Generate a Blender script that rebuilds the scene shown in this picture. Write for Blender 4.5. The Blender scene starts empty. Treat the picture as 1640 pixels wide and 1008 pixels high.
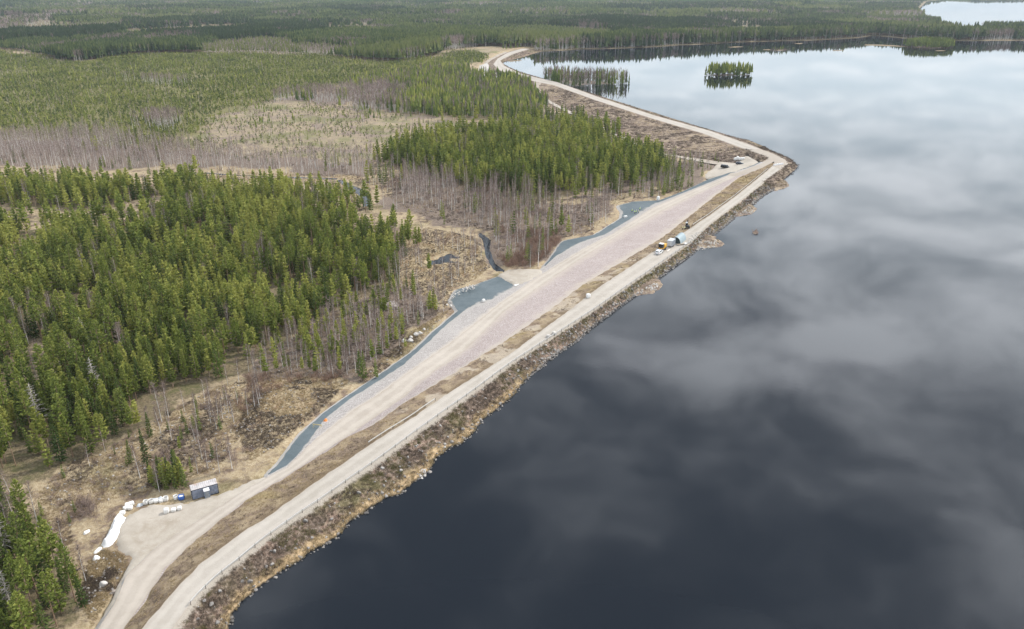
import bpy, bmesh, math, random
import numpy as np
from mathutils import Vector, Matrix
from mathutils.geometry import delaunay_2d_cdt

rad = math.radians
random.seed(7)
RNG = np.random.default_rng(7)
scene = bpy.context.scene
COL = scene.collection

# ------------------------------------------------------------------ camera
F_PX, CX, CY, PITCH, CAM_H = 1244.0, 820.0, 504.0, rad(23.2), 100.0
cd = bpy.data.cameras.new('camera')
cam = bpy.data.objects.new('camera', cd)
COL.objects.link(cam)
cam.location = (0, 0, CAM_H)
cam.rotation_euler = (rad(90) - PITCH, 0, 0)
cd.sensor_width = 36.0
cd.lens = F_PX / 1640.0 * 36.0
cd.clip_start = 1.0
cd.clip_end = 30000.0
scene.camera = cam

# ------------------------------------------------------------------ light
SUN_AZ = rad(62)          # from +Y towards +X
SUN_EL = rad(44)
HAZE = 0.000048
scene.view_settings.view_transform = 'Standard'
scene.view_settings.look = 'None'
scene.view_settings.exposure = 0.0
scene.view_settings.gamma = 1.0

sl = bpy.data.lights.new('sun', 'SUN')
sl.energy = 3.6
sl.angle = rad(4)
sl.color = (1.0, 0.95, 0.87)
sun = bpy.data.objects.new('sun', sl)
COL.objects.link(sun)
sd_ = Vector((math.sin(SUN_AZ) * math.cos(SUN_EL), math.cos(SUN_AZ) * math.cos(SUN_EL), math.sin(SUN_EL)))
sun.rotation_euler = (-sd_).to_track_quat('-Z', 'Y').to_euler()
sun.location = (200, 100, 300)


class NT:
    """tiny node helper"""
    def __init__(s, tree):
        s.t = tree
        s.n = tree.nodes
        s.l = tree.links

    def new(s, typ, **kw):
        n = s.n.new(typ)
        for k, v in kw.items():
            setattr(n, k, v)
        return n

    def put(s, sock, v):
        if isinstance(v, bpy.types.NodeSocket):
            s.l.new(v, sock)
        elif v is not None:
            sock.default_value = v

    def math(s, op, a, b=None, c=None, clamp=False):
        n = s.new('ShaderNodeMath', operation=op)
        n.use_clamp = clamp
        s.put(n.inputs[0], a)
        if b is not None:
            s.put(n.inputs[1], b)
        if c is not None:
            s.put(n.inputs[2], c)
        return n.outputs[0]

    def vmath(s, op, a, b=None):
        n = s.new('ShaderNodeVectorMath', operation=op)
        s.put(n.inputs[0], a)
        if b is not None:
            s.put(n.inputs[1], b)
        return n.outputs['Value'] if op in ('LENGTH', 'DISTANCE', 'DOT_PRODUCT') else n.outputs[0]

    def mix(s, f, a, b):
        n = s.new('ShaderNodeMix', data_type='RGBA')
        s.put(n.inputs[0], f)
        s.put(n.inputs[6], a if not isinstance(a, tuple) else (*a, 1)[:4])
        s.put(n.inputs[7], b if not isinstance(b, tuple) else (*b, 1)[:4])
        return n.outputs[2]

    def noise(s, vec, scale, detail=4, rough=0.55, dist=0.0):
        n = s.new('ShaderNodeTexNoise')
        if vec is not None:
            s.put(n.inputs['Vector'], vec)
        n.inputs['Scale'].default_value = scale
        n.inputs['Detail'].default_value = detail
        n.inputs['Roughness'].default_value = rough
        n.inputs['Distortion'].default_value = dist
        return n.outputs['Fac']

    def voro(s, vec, scale, out='Distance', feature='F1'):
        n = s.new('ShaderNodeTexVoronoi', feature=feature)
        s.put(n.inputs['Vector'], vec)
        n.inputs['Scale'].default_value = scale
        return n.outputs[out]

    def ramp(s, f, lo, hi):
        n = s.new('ShaderNodeMapRange', interpolation_type='SMOOTHSTEP')
        s.put(n.inputs[0], f)
        n.inputs[1].default_value = lo
        n.inputs[2].default_value = hi
        return n.outputs[0]

    def combine(s, x, y, z):
        n = s.new('ShaderNodeCombineXYZ')
        for i, v in enumerate((x, y, z)):
            s.put(n.inputs[i], v)
        return n.outputs[0]

    def sep(s, v):
        n = s.new('ShaderNodeSeparateXYZ')
        s.put(n.inputs[0], v)
        return n.outputs

    def attr(s, name, out='Fac'):
        n = s.new('ShaderNodeAttribute')
        n.attribute_name = name
        return n.outputs[out]

    def pos(s):
        return s.new('ShaderNodeNewGeometry').outputs['Position']


def refl_dir(px, py):
    """direction of the sky seen mirrored in flat water at a pixel of the photograph"""
    u, v = (px - CX) / F_PX, (py - CY) / F_PX
    d = Vector((u, math.cos(PITCH) - v * math.sin(PITCH), math.sin(PITCH) + v * math.cos(PITCH)))
    return d.normalized()


world = bpy.data.worlds.new('World')
scene.world = world
world.use_nodes = True
w = NT(world.node_tree)
for n in list(w.n):
    w.n.remove(n)
sky = w.new('ShaderNodeTexSky')
sky.sky_type = 'NISHITA'
sky.sun_disc = False
sky.sun_elevation = SUN_EL
sky.sun_rotation = SUN_AZ
sky.altitude = 100
sky.dust_density = 2.0
gen = w.new('ShaderNodeTexCoord').outputs['Generated']
dx, dy, dz = w.sep(gen)
den = w.math('ADD', w.math('MAXIMUM', dz, 0.0), 0.10)
pl = w.combine(w.math('DIVIDE', dx, den), w.math('DIVIDE', dy, den), 0.0)   # the cloud layer seen from below
wn = w.new('ShaderNodeTexNoise')
w.put(wn.inputs['Vector'], pl)
wn.inputs['Scale'].default_value = 1.6
wn.inputs['Detail'].default_value = 4
warp = w.vmath('MULTIPLY', w.vmath('SUBTRACT', wn.outputs['Color'], (0.5, 0.5, 0.5)), (1.0, 1.0, 0.0))
plw = w.vmath('ADD', pl, w.vmath('MULTIPLY', warp, (0.55, 0.55, 0)))
base_n = w.noise(plw, 2.6, 5, 0.5)
fine_n = w.noise(plw, 8.0, 6, 0.6)
val = w.math('ADD', w.math('MULTIPLY', w.math('SUBTRACT', base_n, 0.5), 3.0), w.math('MULTIPLY', w.math('SUBTRACT', fine_n, 0.5), 1.15))


def lobe(px, py, r, amp):
    d = refl_dir(px, py)
    dd = d.z + 0.10
    c = (d.x / dd, d.y / dd, 0.0)
    dist = w.vmath('DISTANCE', plw, c)
    g = w.math('POWER', 2.718, w.math('MULTIPLY', w.math('MULTIPLY', dist, dist), -1.0 / (r * r)))
    return w.math('MULTIPLY', g, amp)


LOBES = [(1350, 520, .13, 1.3), (1190, 600, .22, .6), (1480, 690, .16, .7), (1620, 900, .16, .75), (1580, 960, .13, .6),
         (1560, 600, .25, .35), (1080, 560, .2, .25), (960, 760, .16, .12), (1200, 800, .2, .1),
         (1290, 640, .13, -.5), (1280, 720, .20, -.6), (1170, 690, .1, -.2), (720, 830, .16, -.5), (950, 930, .2, -.35), (1340, 900, .2, -.35),
         (880, 620, .2, -.2), (1660, 860, .10, -.6), (1420, 560, .12, -.2), (560, 950, .2, -.5), (1100, 330, .5, .1), (1300, 950, .2, -.3), (1520, 320, .7, .45), (1600, 420, .4, .3), (1050, 450, .35, .15)]
tot = val
for L_ in LOBES:
    tot = w.math('ADD', tot, lobe(*L_))
cl = w.math('POWER', w.ramp(tot, -0.85, 1.15), 1.35)
skyc = w.vmath('MULTIPLY', sky.outputs[0], (0.10, 0.10, 0.10))
dark = (0.88, 0.97, 1.10)
lite = (6.0, 6.25, 6.6)
clouds = w.mix(cl, dark, lite)
hz = w.ramp(dz, 0.03, 0.48)
clouds = w.mix(hz, w.mix(cl, (2.4, 2.8, 3.1), (3.3, 3.5, 3.65)), clouds)
low = w.math('ADD', w.math('MULTIPLY', w.ramp(dz, .0, .13), .45), .55)      # the sky dims in the murk just over the horizon
clouds = w.vmath('MULTIPLY', clouds, w.combine(low, low, low))
colr = w.mix(0.86, skyc, clouds)
bg = w.new('ShaderNodeBackground')
w.put(bg.inputs[0], colr)
bg.inputs[1].default_value = 0.58
out = w.new('ShaderNodeOutputWorld')
w.l.new(bg.outputs[0], out.inputs[0])


# ------------------------------------------------------------------ geometry helpers
def P(px, py, z=0.0):
    u, v = (px - CX) / F_PX, (py - CY) / F_PX
    d = (u, math.cos(PITCH) - v * math.sin(PITCH), -math.sin(PITCH) - v * math.cos(PITCH))
    t = (z - CAM_H) / d[2]
    return Vector((d[0] * t, d[1] * t, z))


def Pa(pts, z=None):
    """pixel list -> (n,3) world array. points may carry their own z"""
    return np.array([P(p[0], p[1], p[2] if len(p) > 2 else z) for p in pts])


def hash2(ix, iy, seed=0):
    h = (ix.astype(np.int64) * 374761393 + iy.astype(np.int64) * 668265263 + seed * 1442695041) & 0xFFFFFFFF
    h = ((h ^ (h >> 13)) * 1274126177) & 0xFFFFFFFF
    return ((h ^ (h >> 16)) & 0xFFFFFF) / float(0xFFFFFF)


def vnoise(x, y, seed=0):
    x = np.asarray(x, float); y = np.asarray(y, float)
    ix, iy = np.floor(x), np.floor(y)
    fx, fy = x - ix, y - iy
    fx = fx * fx * (3 - 2 * fx); fy = fy * fy * (3 - 2 * fy)
    a = hash2(ix, iy, seed); b = hash2(ix + 1, iy, seed); c = hash2(ix, iy + 1, seed); d = hash2(ix + 1, iy + 1, seed)
    return (a + (b - a) * fx) * (1 - fy) + (c + (d - c) * fx) * fy


def fbm(x, y, seed=0, oct=3):
    s, a, t = 0, 1.0, 0
    for i in range(oct):
        s = s + a * vnoise(np.asarray(x) * 2 ** i, np.asarray(y) * 2 ** i, seed + i * 17)
        t += a
        a *= 0.5
    return s / t


def inside(poly, x, y):
    """poly (n,2+) world, x,y arrays"""
    r = np.zeros(x.shape, bool)
    n = len(poly)
    bx = (x >= poly[:, 0].min()) & (x <= poly[:, 0].max()) & (y >= poly[:, 1].min()) & (y <= poly[:, 1].max())
    xs, ys = x[bx], y[bx]
    rr = np.zeros(xs.shape, bool)
    for i in range(n):
        x1, y1 = poly[i, :2]; x2, y2 = poly[(i + 1) % n, :2]
        if y1 == y2:
            continue
        c = ((y1 > ys) != (y2 > ys)) & (xs < (x2 - x1) * (ys - y1) / (y2 - y1) + x1)
        rr ^= c
    r[bx] = rr
    return r


def dist_poly(poly, x, y, closed=True):
    d = np.full(x.shape, 1e18)
    n = len(poly)
    for i in range(n if closed else n - 1):
        a = poly[i, :2]; b = poly[(i + 1) % n, :2]
        ab = b - a
        L = ab.dot(ab) + 1e-9
        t = np.clip(((x - a[0]) * ab[0] + (y - a[1]) * ab[1]) / L, 0, 1)
        d = np.minimum(d, (x - a[0] - t * ab[0]) ** 2 + (y - a[1] - t * ab[1]) ** 2)
    return np.sqrt(d)


def sstep(a, b, x):
    t = np.clip((x - a) / (b - a), 0, 1)
    return t * t * (3 - 2 * t)


def tag(o, label=None, cat=None, group=None, kind=None):
    if label: o['label'] = label
    if cat: o['category'] = cat
    if group: o['group'] = group
    if kind: o['kind'] = kind
    return o


def link(o, parent=None):
    COL.objects.link(o)
    if parent is not None:
        o.parent = parent
    return o


def thing(name, label, cat, loc=(0, 0, 0), rz=0.0, group=None):
    o = bpy.data.objects.new(name, None)
    o.empty_display_size = 0.5
    link(o)
    o.location = loc
    o.rotation_euler = (0, 0, rz)
    return tag(o, label, cat, group)


def np_mesh(name, V, Fq, mats, smooth=False, matidx=None, attrs=None):
    """V (n,3), Fq (m,k) index array"""
    me = bpy.data.meshes.new(name)
    V = np.ascontiguousarray(V, np.float32); Fq = np.ascontiguousarray(Fq, np.int32)
    m, k = Fq.shape
    me.vertices.add(len(V))
    me.vertices.foreach_set('co', V.ravel())
    me.loops.add(m * k)
    me.loops.foreach_set('vertex_index', Fq.ravel())
    me.polygons.add(m)
    me.polygons.foreach_set('loop_start', np.arange(0, m * k, k, dtype=np.int32))
    if matidx is not None:
        me.polygons.foreach_set('material_index', np.ascontiguousarray(matidx, np.int32))
    if smooth:
        me.polygons.foreach_set('use_smooth', np.ones(m, bool))
    me.update(calc_edges=True)
    for an, (dom, arr) in (attrs or {}).items():
        a = me.attributes.new(an, 'FLOAT', dom)
        a.data.foreach_set('value', np.ascontiguousarray(arr, np.float32))
    for mt in (mats if isinstance(mats, (list, tuple)) else [mats]):
        me.materials.append(mt)
    return me


def bm_obj(name, bm, mat, parent=None, smooth=False):
    bmesh.ops.recalc_face_normals(bm, faces=bm.faces)
    me = bpy.data.meshes.new(name)
    bm.to_mesh(me)
    bm.free()
    for mt in (mat if isinstance(mat, (list, tuple)) else [mat]):
        me.materials.append(mt)
    if smooth:
        for p in me.polygons:
            p.use_smooth = True
    return link(bpy.data.objects.new(name, me), parent)


def add_box(bm, cx, cy, cz, sx, sy, sz, rz=0.0, bevel=0.0, tilt=None):
    m = Matrix.Translation((cx, cy, cz)) @ Matrix.Rotation(rz, 4, 'Z')
    if tilt is not None:
        m = m @ tilt
    r = bmesh.ops.create_cube(bm, size=1, matrix=m @ Matrix.Diagonal((sx, sy, sz, 1)))
    if bevel:
        es = {e for v in r['verts'] for e in v.link_edges}
        bmesh.ops.bevel(bm, geom=list(es), offset=bevel, segments=2, affect='EDGES', profile=0.6)


def add_rod(bm, a, b, r1, r2=None, seg=8):
    a, b = Vector(a), Vector(b)
    d = b - a
    q = d.to_track_quat('Z', 'Y').to_matrix().to_4x4()
    bmesh.ops.create_cone(bm, cap_ends=True, segments=seg, radius1=r1, radius2=r1 if r2 is None else r2, depth=d.length,
                          matrix=Matrix.Translation((a + b) / 2) @ q)


def mat_new(name):
    m = bpy.data.materials.new(name)
    m.use_nodes = True
    t = NT(m.node_tree)
    b = m.node_tree.nodes['Principled BSDF']
    return m, t, b


def simple(name, col, rough=0.6, metal=0.0, var=0.15, scale=3.0, dirt=None):
    m, t, b = mat_new(name)
    oc = t.new('ShaderNodeTexCoord').outputs['Object']
    f = t.noise(oc, scale, 5, 0.6)
    c2 = tuple(min(1, c * (1 - var)) for c in col)
    c1 = tuple(min(1, c * (1 + var)) for c in col)
    cc = t.mix(t.ramp(f, .3, .7), c2, c1)
    if dirt:
        cc = t.mix(t.math('MULTIPLY', t.ramp(t.noise(oc, scale * .6, 6, .7), .48, .68), 0.8), cc, dirt)
    t.put(b.inputs['Base Color'], cc)
    b.inputs['Roughness'].default_value = rough
    b.inputs['Metallic'].default_value = metal
    return m


# ------------------------------------------------------------------ ground and surface materials
def bump(t, b, h, strength, dist=0.3):
    n = t.new('ShaderNodeBump')
    n.inputs['Strength'].default_value = strength
    n.inputs['Distance'].default_value = dist
    t.put(n.inputs['Height'], h)
    t.put(b.inputs['Normal'], n.outputs[0])


def veg_ground(name, mode):
    """dry spring ground: straw grass, brown heather, moss, twigs"""
    m, t, b = mat_new(name)
    p = t.pos()
    n1 = t.noise(p, 0.045, 5, .6, .6)
    n2 = t.noise(p, 0.22, 5, .65, .5)
    n3 = t.noise(p, 1.3, 5, .7)
    n4 = t.noise(p, 5.0, 3, .7)
    straw = t.mix(t.ramp(n3, .35, .68), (.29, .22, .135), (.475, .39, .265))
    straw = t.mix(t.math('MULTIPLY', t.ramp(n2, .5, .72), .6), straw, (.36, .215, .115))
    heath = t.mix(t.ramp(n3, .35, .65), (.075, .056, .042), (.21, .155, .12))
    moss = t.mix(t.ramp(n3, .35, .65), (.10, .095, .038), (.22, .20, .085))
    grey = t.mix(t.ramp(n4, .4, .6), (.20, .17, .15), (.42, .38, .34))
    if mode == 'land':
        c = t.mix(t.ramp(t.math('ADD', n2, t.math('MULTIPLY', t.math('SUBTRACT', n3, .5), .5)), .46, .64), straw, heath)
        c = t.mix(t.math('MULTIPLY', t.ramp(n1, .52, .7), .65), c, moss)
        c = t.mix(t.math('MULTIPLY', t.ramp(t.noise(p, 2.2, 4, .75), .60, .70), .55), c, grey)
        ff = t.mix(t.ramp(n3, .3, .7), (.10, .08, .05), (.27, .215, .135))
        ff = t.mix(t.math('MULTIPLY', t.ramp(n2, .45, .65), .7), ff, (.10, .105, .04))
        cc = t.mix(t.ramp(n3, .35, .65), (.16, .125, .09), (.35, .285, .20))
        cc = t.mix(t.math('MULTIPLY', t.ramp(n2, .42, .62), .75), cc, t.mix(t.ramp(n4, .3, .7), (.28, .225, .14), (.42, .345, .22)))
        cc = t.mix(t.math('MULTIPLY', t.ramp(t.noise(p, .035, 5, .65, .8), .47, .60), .75), cc, t.mix(n3, (.15, .115, .095), (.27, .21, .18)))
        cc = t.mix(t.math('MULTIPLY', t.ramp(t.noise(p, .028, 4, .6, .5), .47, .60), .8), cc, (.17, .165, .075))
        pl_ = t.mix(t.ramp(n3, .35, .65), (.10, .10, .04), (.24, .21, .10))
        bf = t.mix(t.ramp(n3, .3, .7), (.13, .10, .085), (.26, .205, .16))
        c = t.mix(t.attr('cover_forest'), c, ff)
        c = t.mix(t.attr('cover_birch'), c, bf)
        c = t.mix(t.attr('cover_clear'), c, cc)
        c = t.mix(t.attr('cover_plant'), c, pl_)
        c = t.mix(t.attr('cover_straw'), c, straw)
    elif mode == 'bank':
        v = t.attr('across')      # 0 water .. 1 road
        c = t.mix(t.math('MULTIPLY', t.ramp(t.math('ADD', n2, t.math('MULTIPLY', t.math('SUBTRACT', n3, .5), .8)), .50, .68), .6), heath, grey)
        c = t.mix(t.math('MULTIPLY', t.ramp(n1, .45, .6), .55), c, moss)
        rd = t.mix(t.ramp(n3, .35, .65), (.28, .18, .14), (.42, .30, .22))
        c = t.mix(t.math('MULTIPLY', t.ramp(n2, .5, .62), .6), c, rd)
        # reeds and straw at the water's edge
        ed = t.math('SUBTRACT', 1.0, t.ramp(t.math('ADD', v, t.math('MULTIPLY', t.math('SUBTRACT', n2, .5), .7)), .14, .34))
        c = t.mix(t.math('MULTIPLY', ed, t.attr('reed')), c, t.mix(t.ramp(n3, .3, .7), (.36, .25, .14), (.56, .42, .26)))
        wet = t.math('SUBTRACT', 1.0, t.ramp(t.sep(p)[2], .02, .22))
        c = t.mix(wet, c, (.035, .030, .027))
        up = t.ramp(t.math('ADD', v, t.math('MULTIPLY', t.math('SUBTRACT', n3, .5), .35)), .80, .95)
        c = t.mix(up, c, t.mix(n4, (.30, .265, .22), (.46, .41, .355)))
    elif mode == 'verge':
        v = t.attr('across')
        c = t.mix(t.ramp(t.math('ADD', n2, t.math('MULTIPLY', t.math('SUBTRACT', n3, .5), .6)), .42, .58), t.mix(.45, straw, (.26, .195, .13)), t.mix(t.ramp(n3, .35, .65), (.10, .075, .055), (.27, .20, .145)))
        c = t.mix(t.math('MULTIPLY', t.ramp(n1, .52, .62), .5), c, t.mix(n3, (.20, .15, .06), (.34, .27, .12)))
        dk = t.ramp(t.math('ADD', v, t.math('MULTIPLY', t.math('SUBTRACT', n2, .5), .9)), .68, .95)
        c = t.mix(t.math('MULTIPLY', dk, .75), c, t.mix(n3, (.10, .075, .05), (.23, .165, .10)))
        # bare sandy scrapes
        sp = t.math('MULTIPLY', t.ramp(t.noise(p, .16, 3, .5), .50, .58), t.math('MULTIPLY', t.attr('scrape'), .55))
        c = t.mix(sp, c, t.mix(n4, (.44, .37, .29), (.56, .49, .40)))
    elif mode == 'slope':
        c = t.mix(t.ramp(n2, .40, .62), heath, t.mix(t.ramp(n3, .3, .7), (.26, .20, .15), (.42, .34, .24)))
        c = t.mix(t.math('MULTIPLY', t.ramp(n1, .45, .66), .5), c, (.20, .145, .125))
        c = t.mix(t.math('MULTIPLY', t.ramp(n4, .55, .7), .5), c, grey)
    t.put(b.inputs['Base Color'], c)
    b.inputs['Roughness'].default_value = 0.95
    b.inputs['Specular IOR Level'].default_value = 0.15
    bump(t, b, t.math('ADD', n3, t.math('MULTIPLY', n4, .5)), 0.9, 0.35)
    return m


def gravel(name, c1, c2, speck=0.25, wheel=False, stones=0.0, stone_cols=None, dark=None, edge=None, ew=(.28, .28)):
    m, t, b = mat_new(name)
    p = t.pos()
    n1 = t.noise(p, .06, 4, .6, .3)
    n2 = t.noise(p, .5, 5, .65)
    n3 = t.noise(p, 7.0, 3, .7)
    c = t.mix(t.ramp(t.math('ADD', t.math('MULTIPLY', n1, .6), t.math('MULTIPLY', n2, .4)), .35, .65), c1, c2)
    if wheel:
        v = t.attr('across')
        # paler wheel tracks, darker loose gravel along the middle and the edges
        s = t.math('SINE', t.math('MULTIPLY', t.math('SUBTRACT', v, .11), 12.566))
        wv = t.ramp(t.math('ADD', s, t.math('MULTIPLY', t.math('SUBTRACT', n2, .5), 1.6)), -.5, 1.0)
        c = t.mix(t.math('MULTIPLY', wv, .35), t.mix(.15, c, (.30, .27, .23)), tuple(min(1, x * 1.14) for x in c2))
        ed = t.math('MINIMUM', v, t.math('SUBTRACT', 1.0, v))
        e = t.math('SUBTRACT', 1.0, t.ramp(t.math('ADD', ed, t.math('MULTIPLY', t.math('SUBTRACT', n2, .5), .13)), .0, .07))
        c = t.mix(t.math('MULTIPLY', e, .6), c, t.mix(n3, (.27, .225, .18), (.42, .36, .30)))
    if stones:
        vv = t.new('ShaderNodeTexVoronoi')
        t.put(vv.inputs['Vector'], p)
        vv.inputs['Scale'].default_value = stones
        rr = t.sep(vv.outputs['Color'])
        sc = t.mix(rr[0], *stone_cols)
        sc = t.mix(t.ramp(rr[1], .80, .92), sc, (.62, .58, .56))
        sc = t.mix(t.ramp(vv.outputs['Distance'], .35, .75), sc, tuple(x * .6 for x in stone_cols[0]))
        c = t.mix(.6, c, sc)
        c = t.mix(t.math('MULTIPLY', t.ramp(n1, .55, .72), .55), c, tuple(x * 1.0 for x in c2))
    c = t.mix(t.math('MULTIPLY', t.ramp(n3, .5, .75), speck), c, tuple(x * .6 for x in c1))
    if edge:           # spilled finer gravel from the neighbouring surfaces
        v = t.math('ADD', t.attr('across'), t.math('MULTIPLY', t.math('SUBTRACT', t.noise(p, .22, 5, .7), .5), .5))
        c = t.mix(t.math('SUBTRACT', 1.0, t.ramp(v, -.05, ew[0])), c, edge[0])
        c = t.mix(t.ramp(v, 1.02 - ew[1], 1.02), c, edge[1])
    if dark:
        c = t.mix(t.math('MULTIPLY', t.ramp(t.noise(p, .14, 5, .7, .5), .52, .7), .6), c, dark)
    t.put(b.inputs['Base Color'], c)
    b.inputs['Roughness'].default_value = .93
    b.inputs['Specular IOR Level'].default_value = 0.2
    bump(t, b, t.math('ADD', n3, n2), .5, .12)
    return m


M = {}
M['land'] = veg_ground('dry_land', 'land')
M['bank'] = veg_ground('bank_heather', 'bank')
M['verge'] = veg_ground('verge_grass', 'verge')
M['slope'] = veg_ground('slope_heather', 'slope')
M['road'] = gravel('road_gravel', (.345, .312, .27), (.43, .392, .35), .2, True)
M['track'] = gravel('track_sand', (.365, .322, .275), (.45, .40, .35), .2, True)
M['yard'] = gravel('yard_gravel', (.35, .31, .26), (.45, .405, .35), .3, dark=(.27, .225, .17))
M['pale'] = gravel('pale_gravel', (.40, .375, .35), (.50, .475, .45), .3)
M['rock'] = gravel('pink_rockfill', (.35, .295, .275), (.445, .385, .36), .15, stones=4.2, stone_cols=((.32, .265, .25), (.48, .405, .385)), edge=((.41, .355, .31), (.41, .355, .305)))
M['shoulder'] = gravel('grey_rockfill', (.33, .305, .29), (.42, .392, .37), .2, stones=4.2, stone_cols=((.31, .285, .27), (.465, .43, .41)), edge=((.35, .33, .31), (.43, .38, .33)))
M['fabric'] = gravel('blue_crushed_stone', (.090, .114, .126), (.128, .154, .168), .3, edge=((.36, .33, .29), (.34, .32, .30)), ew=(.10, .12))


def sheet(name, poly, mat, spacing, rag=0.0, lift=0.0, drop=0.0, zfun=None, bulge=0.0, jit=0.05, smooth=True, parent=None, edge_drop_w=None):
    """area mesh over a closed world outline (n,3); inner heights follow the outline, the rim dives by drop"""
    poly = np.array(poly, float)
    pts = []
    n = len(poly)
    for i in range(n):
        a, b = poly[i], poly[(i + 1) % n]
        k = max(1, int(np.linalg.norm(b[:2] - a[:2]) / spacing))
        for j in range(k):
            pts.append(a + (b - a) * j / k)
    pts = np.array(pts)
    if rag:
        for _ in range(1):
            nx = (fbm(pts[:, 0] / (spacing * 3), pts[:, 1] / (spacing * 3), 31) - .5) * 2 * rag
            ny = (fbm(pts[:, 0] / (spacing * 3), pts[:, 1] / (spacing * 3), 77) - .5) * 2 * rag
            pts[:, 0] += nx; pts[:, 1] += ny
    nb = len(pts)
    x0, y0 = pts[:, :2].min(0); x1, y1 = pts[:, :2].max(0)
    gx, gy = np.meshgrid(np.arange(x0, x1, spacing), np.arange(y0, y1, spacing))
    gx = gx.ravel() + RNG.uniform(-.25, .25, gx.size) * spacing
    gy = gy.ravel() + RNG.uniform(-.25, .25, gy.size) * spacing
    ins = inside(pts, gx, gy)
    gx, gy = gx[ins], gy[ins]
    d = dist_poly(pts, gx, gy)
    k = d > spacing * .45
    gx, gy, d = gx[k], gy[k], d[k]
    # inverse distance heights
    gz = np.zeros(gx.size)
    for s in range(0, gx.size, 2000):
        dd = (gx[s:s + 2000, None] - pts[None, :, 0]) ** 2 + (gy[s:s + 2000, None] - pts[None, :, 1]) ** 2 + 1e-6
        ww = 1 / dd ** 1.5
        gz[s:s + 2000] = (ww * pts[None, :, 2]).sum(1) / ww.sum(1)
    gz += (fbm(gx / 2.5, gy / 2.5, 5) - .5) * 2 * jit + lift
    if bulge:
        gz += bulge * sstep(0, max(d.max() * .8, .1), d) * (0.7 + .6 * fbm(gx / 1.4, gy / 1.4, 9))
    pz = pts[:, 2] - drop + (0 if drop else lift)
    co = np.concatenate([np.column_stack([pts[:, :2], pz]), np.column_stack([gx, gy, gz])])
    edges = [(i, (i + 1) % nb) for i in range(nb)]
    vo, eo, fo, ov, oe, of = delaunay_2d_cdt([Vector(c[:2]) for c in co], edges, [list(range(nb))], 1, 1e-4)
    V = np.zeros((len(vo), 3))
    for i, v in enumerate(vo):
        V[i] = (v.x, v.y, co[ov[i][0]][2] if ov[i] else np.mean(pz))
    me = np_mesh(name, V, np.array([f[:3] for f in fo]), mat, smooth)
    # face up
    if me.polygons[0].normal.z < 0:
        me.flip_normals()
    return link(bpy.data.objects.new(name, me), parent)


def loft(name, A, B, cols, mat, jit=(0.0, 0.0), mid=0.0, attrs=None, seed=3, freq=1.3):
    """strip between two station lines A,B (n,3); surface roughness fades between the two edge amplitudes"""
    n = len(A)
    t = np.linspace(0, 1, cols + 1)
    V = A[:, None, :] * (1 - t)[None, :, None] + B[:, None, :] * t[None, :, None]
    amp = jit[0] * (1 - t) + jit[1] * t + mid * (4 * t * (1 - t)) ** .5
    V[:, :, 2] += (fbm(V[:, :, 0] * freq, V[:, :, 1] * freq, seed) - .5) * 2 * amp[None, :]
    idx = np.arange(n * (cols + 1)).reshape(n, cols + 1)
    Fq = np.stack([idx[:-1, :-1], idx[:-1, 1:], idx[1:, 1:], idx[1:, :-1]], -1).reshape(-1, 4)
    at = {'across': ('POINT', np.broadcast_to(t[None, :], (n, cols + 1)).ravel())}
    for k, f in (attrs or {}).items():
        at[k] = ('POINT', np.broadcast_to(np.asarray(f)[:, None], (n, cols + 1)).ravel())
    me = np_mesh(name, V.reshape(-1, 3), Fq, mat, True, attrs=at)
    if me.polygons[len(me.polygons) // 2].normal.z < 0:
        me.flip_normals()
    o = link(bpy.data.objects.new(name, me))
    return o


# ------------------------------------------------------------------ main dam, surveyed as lines across its section
LAND_Z = -1.5
PXL = {}
PXL['W'] = [(365, 1008, 0), (372, 985, 0), (393, 960, 0), (420, 937, 0), (470, 903, 0), (500, 882, 0), (540, 859, 0), (558, 837, 0), (589, 816, 0), (615, 798, 0), (641, 791, 0), (663, 772, 0), (688, 756, 0), (695, 738, 0), (716, 717, 0), (738, 710, 0), (760, 690, 0), (774, 671, 0), (818, 638, 0), (839, 612, 0), (851, 599, 0), (875, 581, 0), (899, 561, 0), (917, 549, 0), (935, 535, 0), (949, 523, 0), (966, 509, 0), (984, 493, 0), (998, 483, 0), (1012, 474, 0), (1038, 456, 0), (1065, 430, 0), (1093, 410, 0), (1111, 398, 0), (1135, 380, 0), (1157, 365, 0), (1178, 346, 0), (1200, 332, 0), (1227, 310, 0), (1242, 303, 0)]
PXL['R'] = [(276, 1008, 3), (306, 966, 3), (345, 926, 3), (383, 897, 3), (415, 870, 3), (433, 857, 3), (475, 827, 3), (514, 801, 3), (551, 774, 3), (601, 740, 3), (633, 716, 3), (659, 697, 3), (717, 655, 3), (729, 648, 3), (820, 581, 3), (946, 500, 3), (1010, 455, 3), (1060, 420, 3), (1105, 389, 3), (1135, 360, 3), (1193, 316, 3), (1227, 288, 3), (1248, 273, 3), (1262, 262, 3)]
PXL['L'] = [(226, 1008, 3), (266, 961, 3), (319, 905, 3), (372, 865, 3), (400, 845, 3), (420, 834, 3), (475, 794, 3), (532, 754, 3), (565, 732, 3), (596, 710, 3), (658, 671, 3), (710, 635, 3), (820, 565, 3), (913, 496, 3), (958, 461, 3), (1025, 417, 3), (1093, 374, 3), (1135, 346, 3), (1184, 310, 3), (1227, 275, 3), (1241, 262, 3), (1250, 255, 3)]
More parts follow.
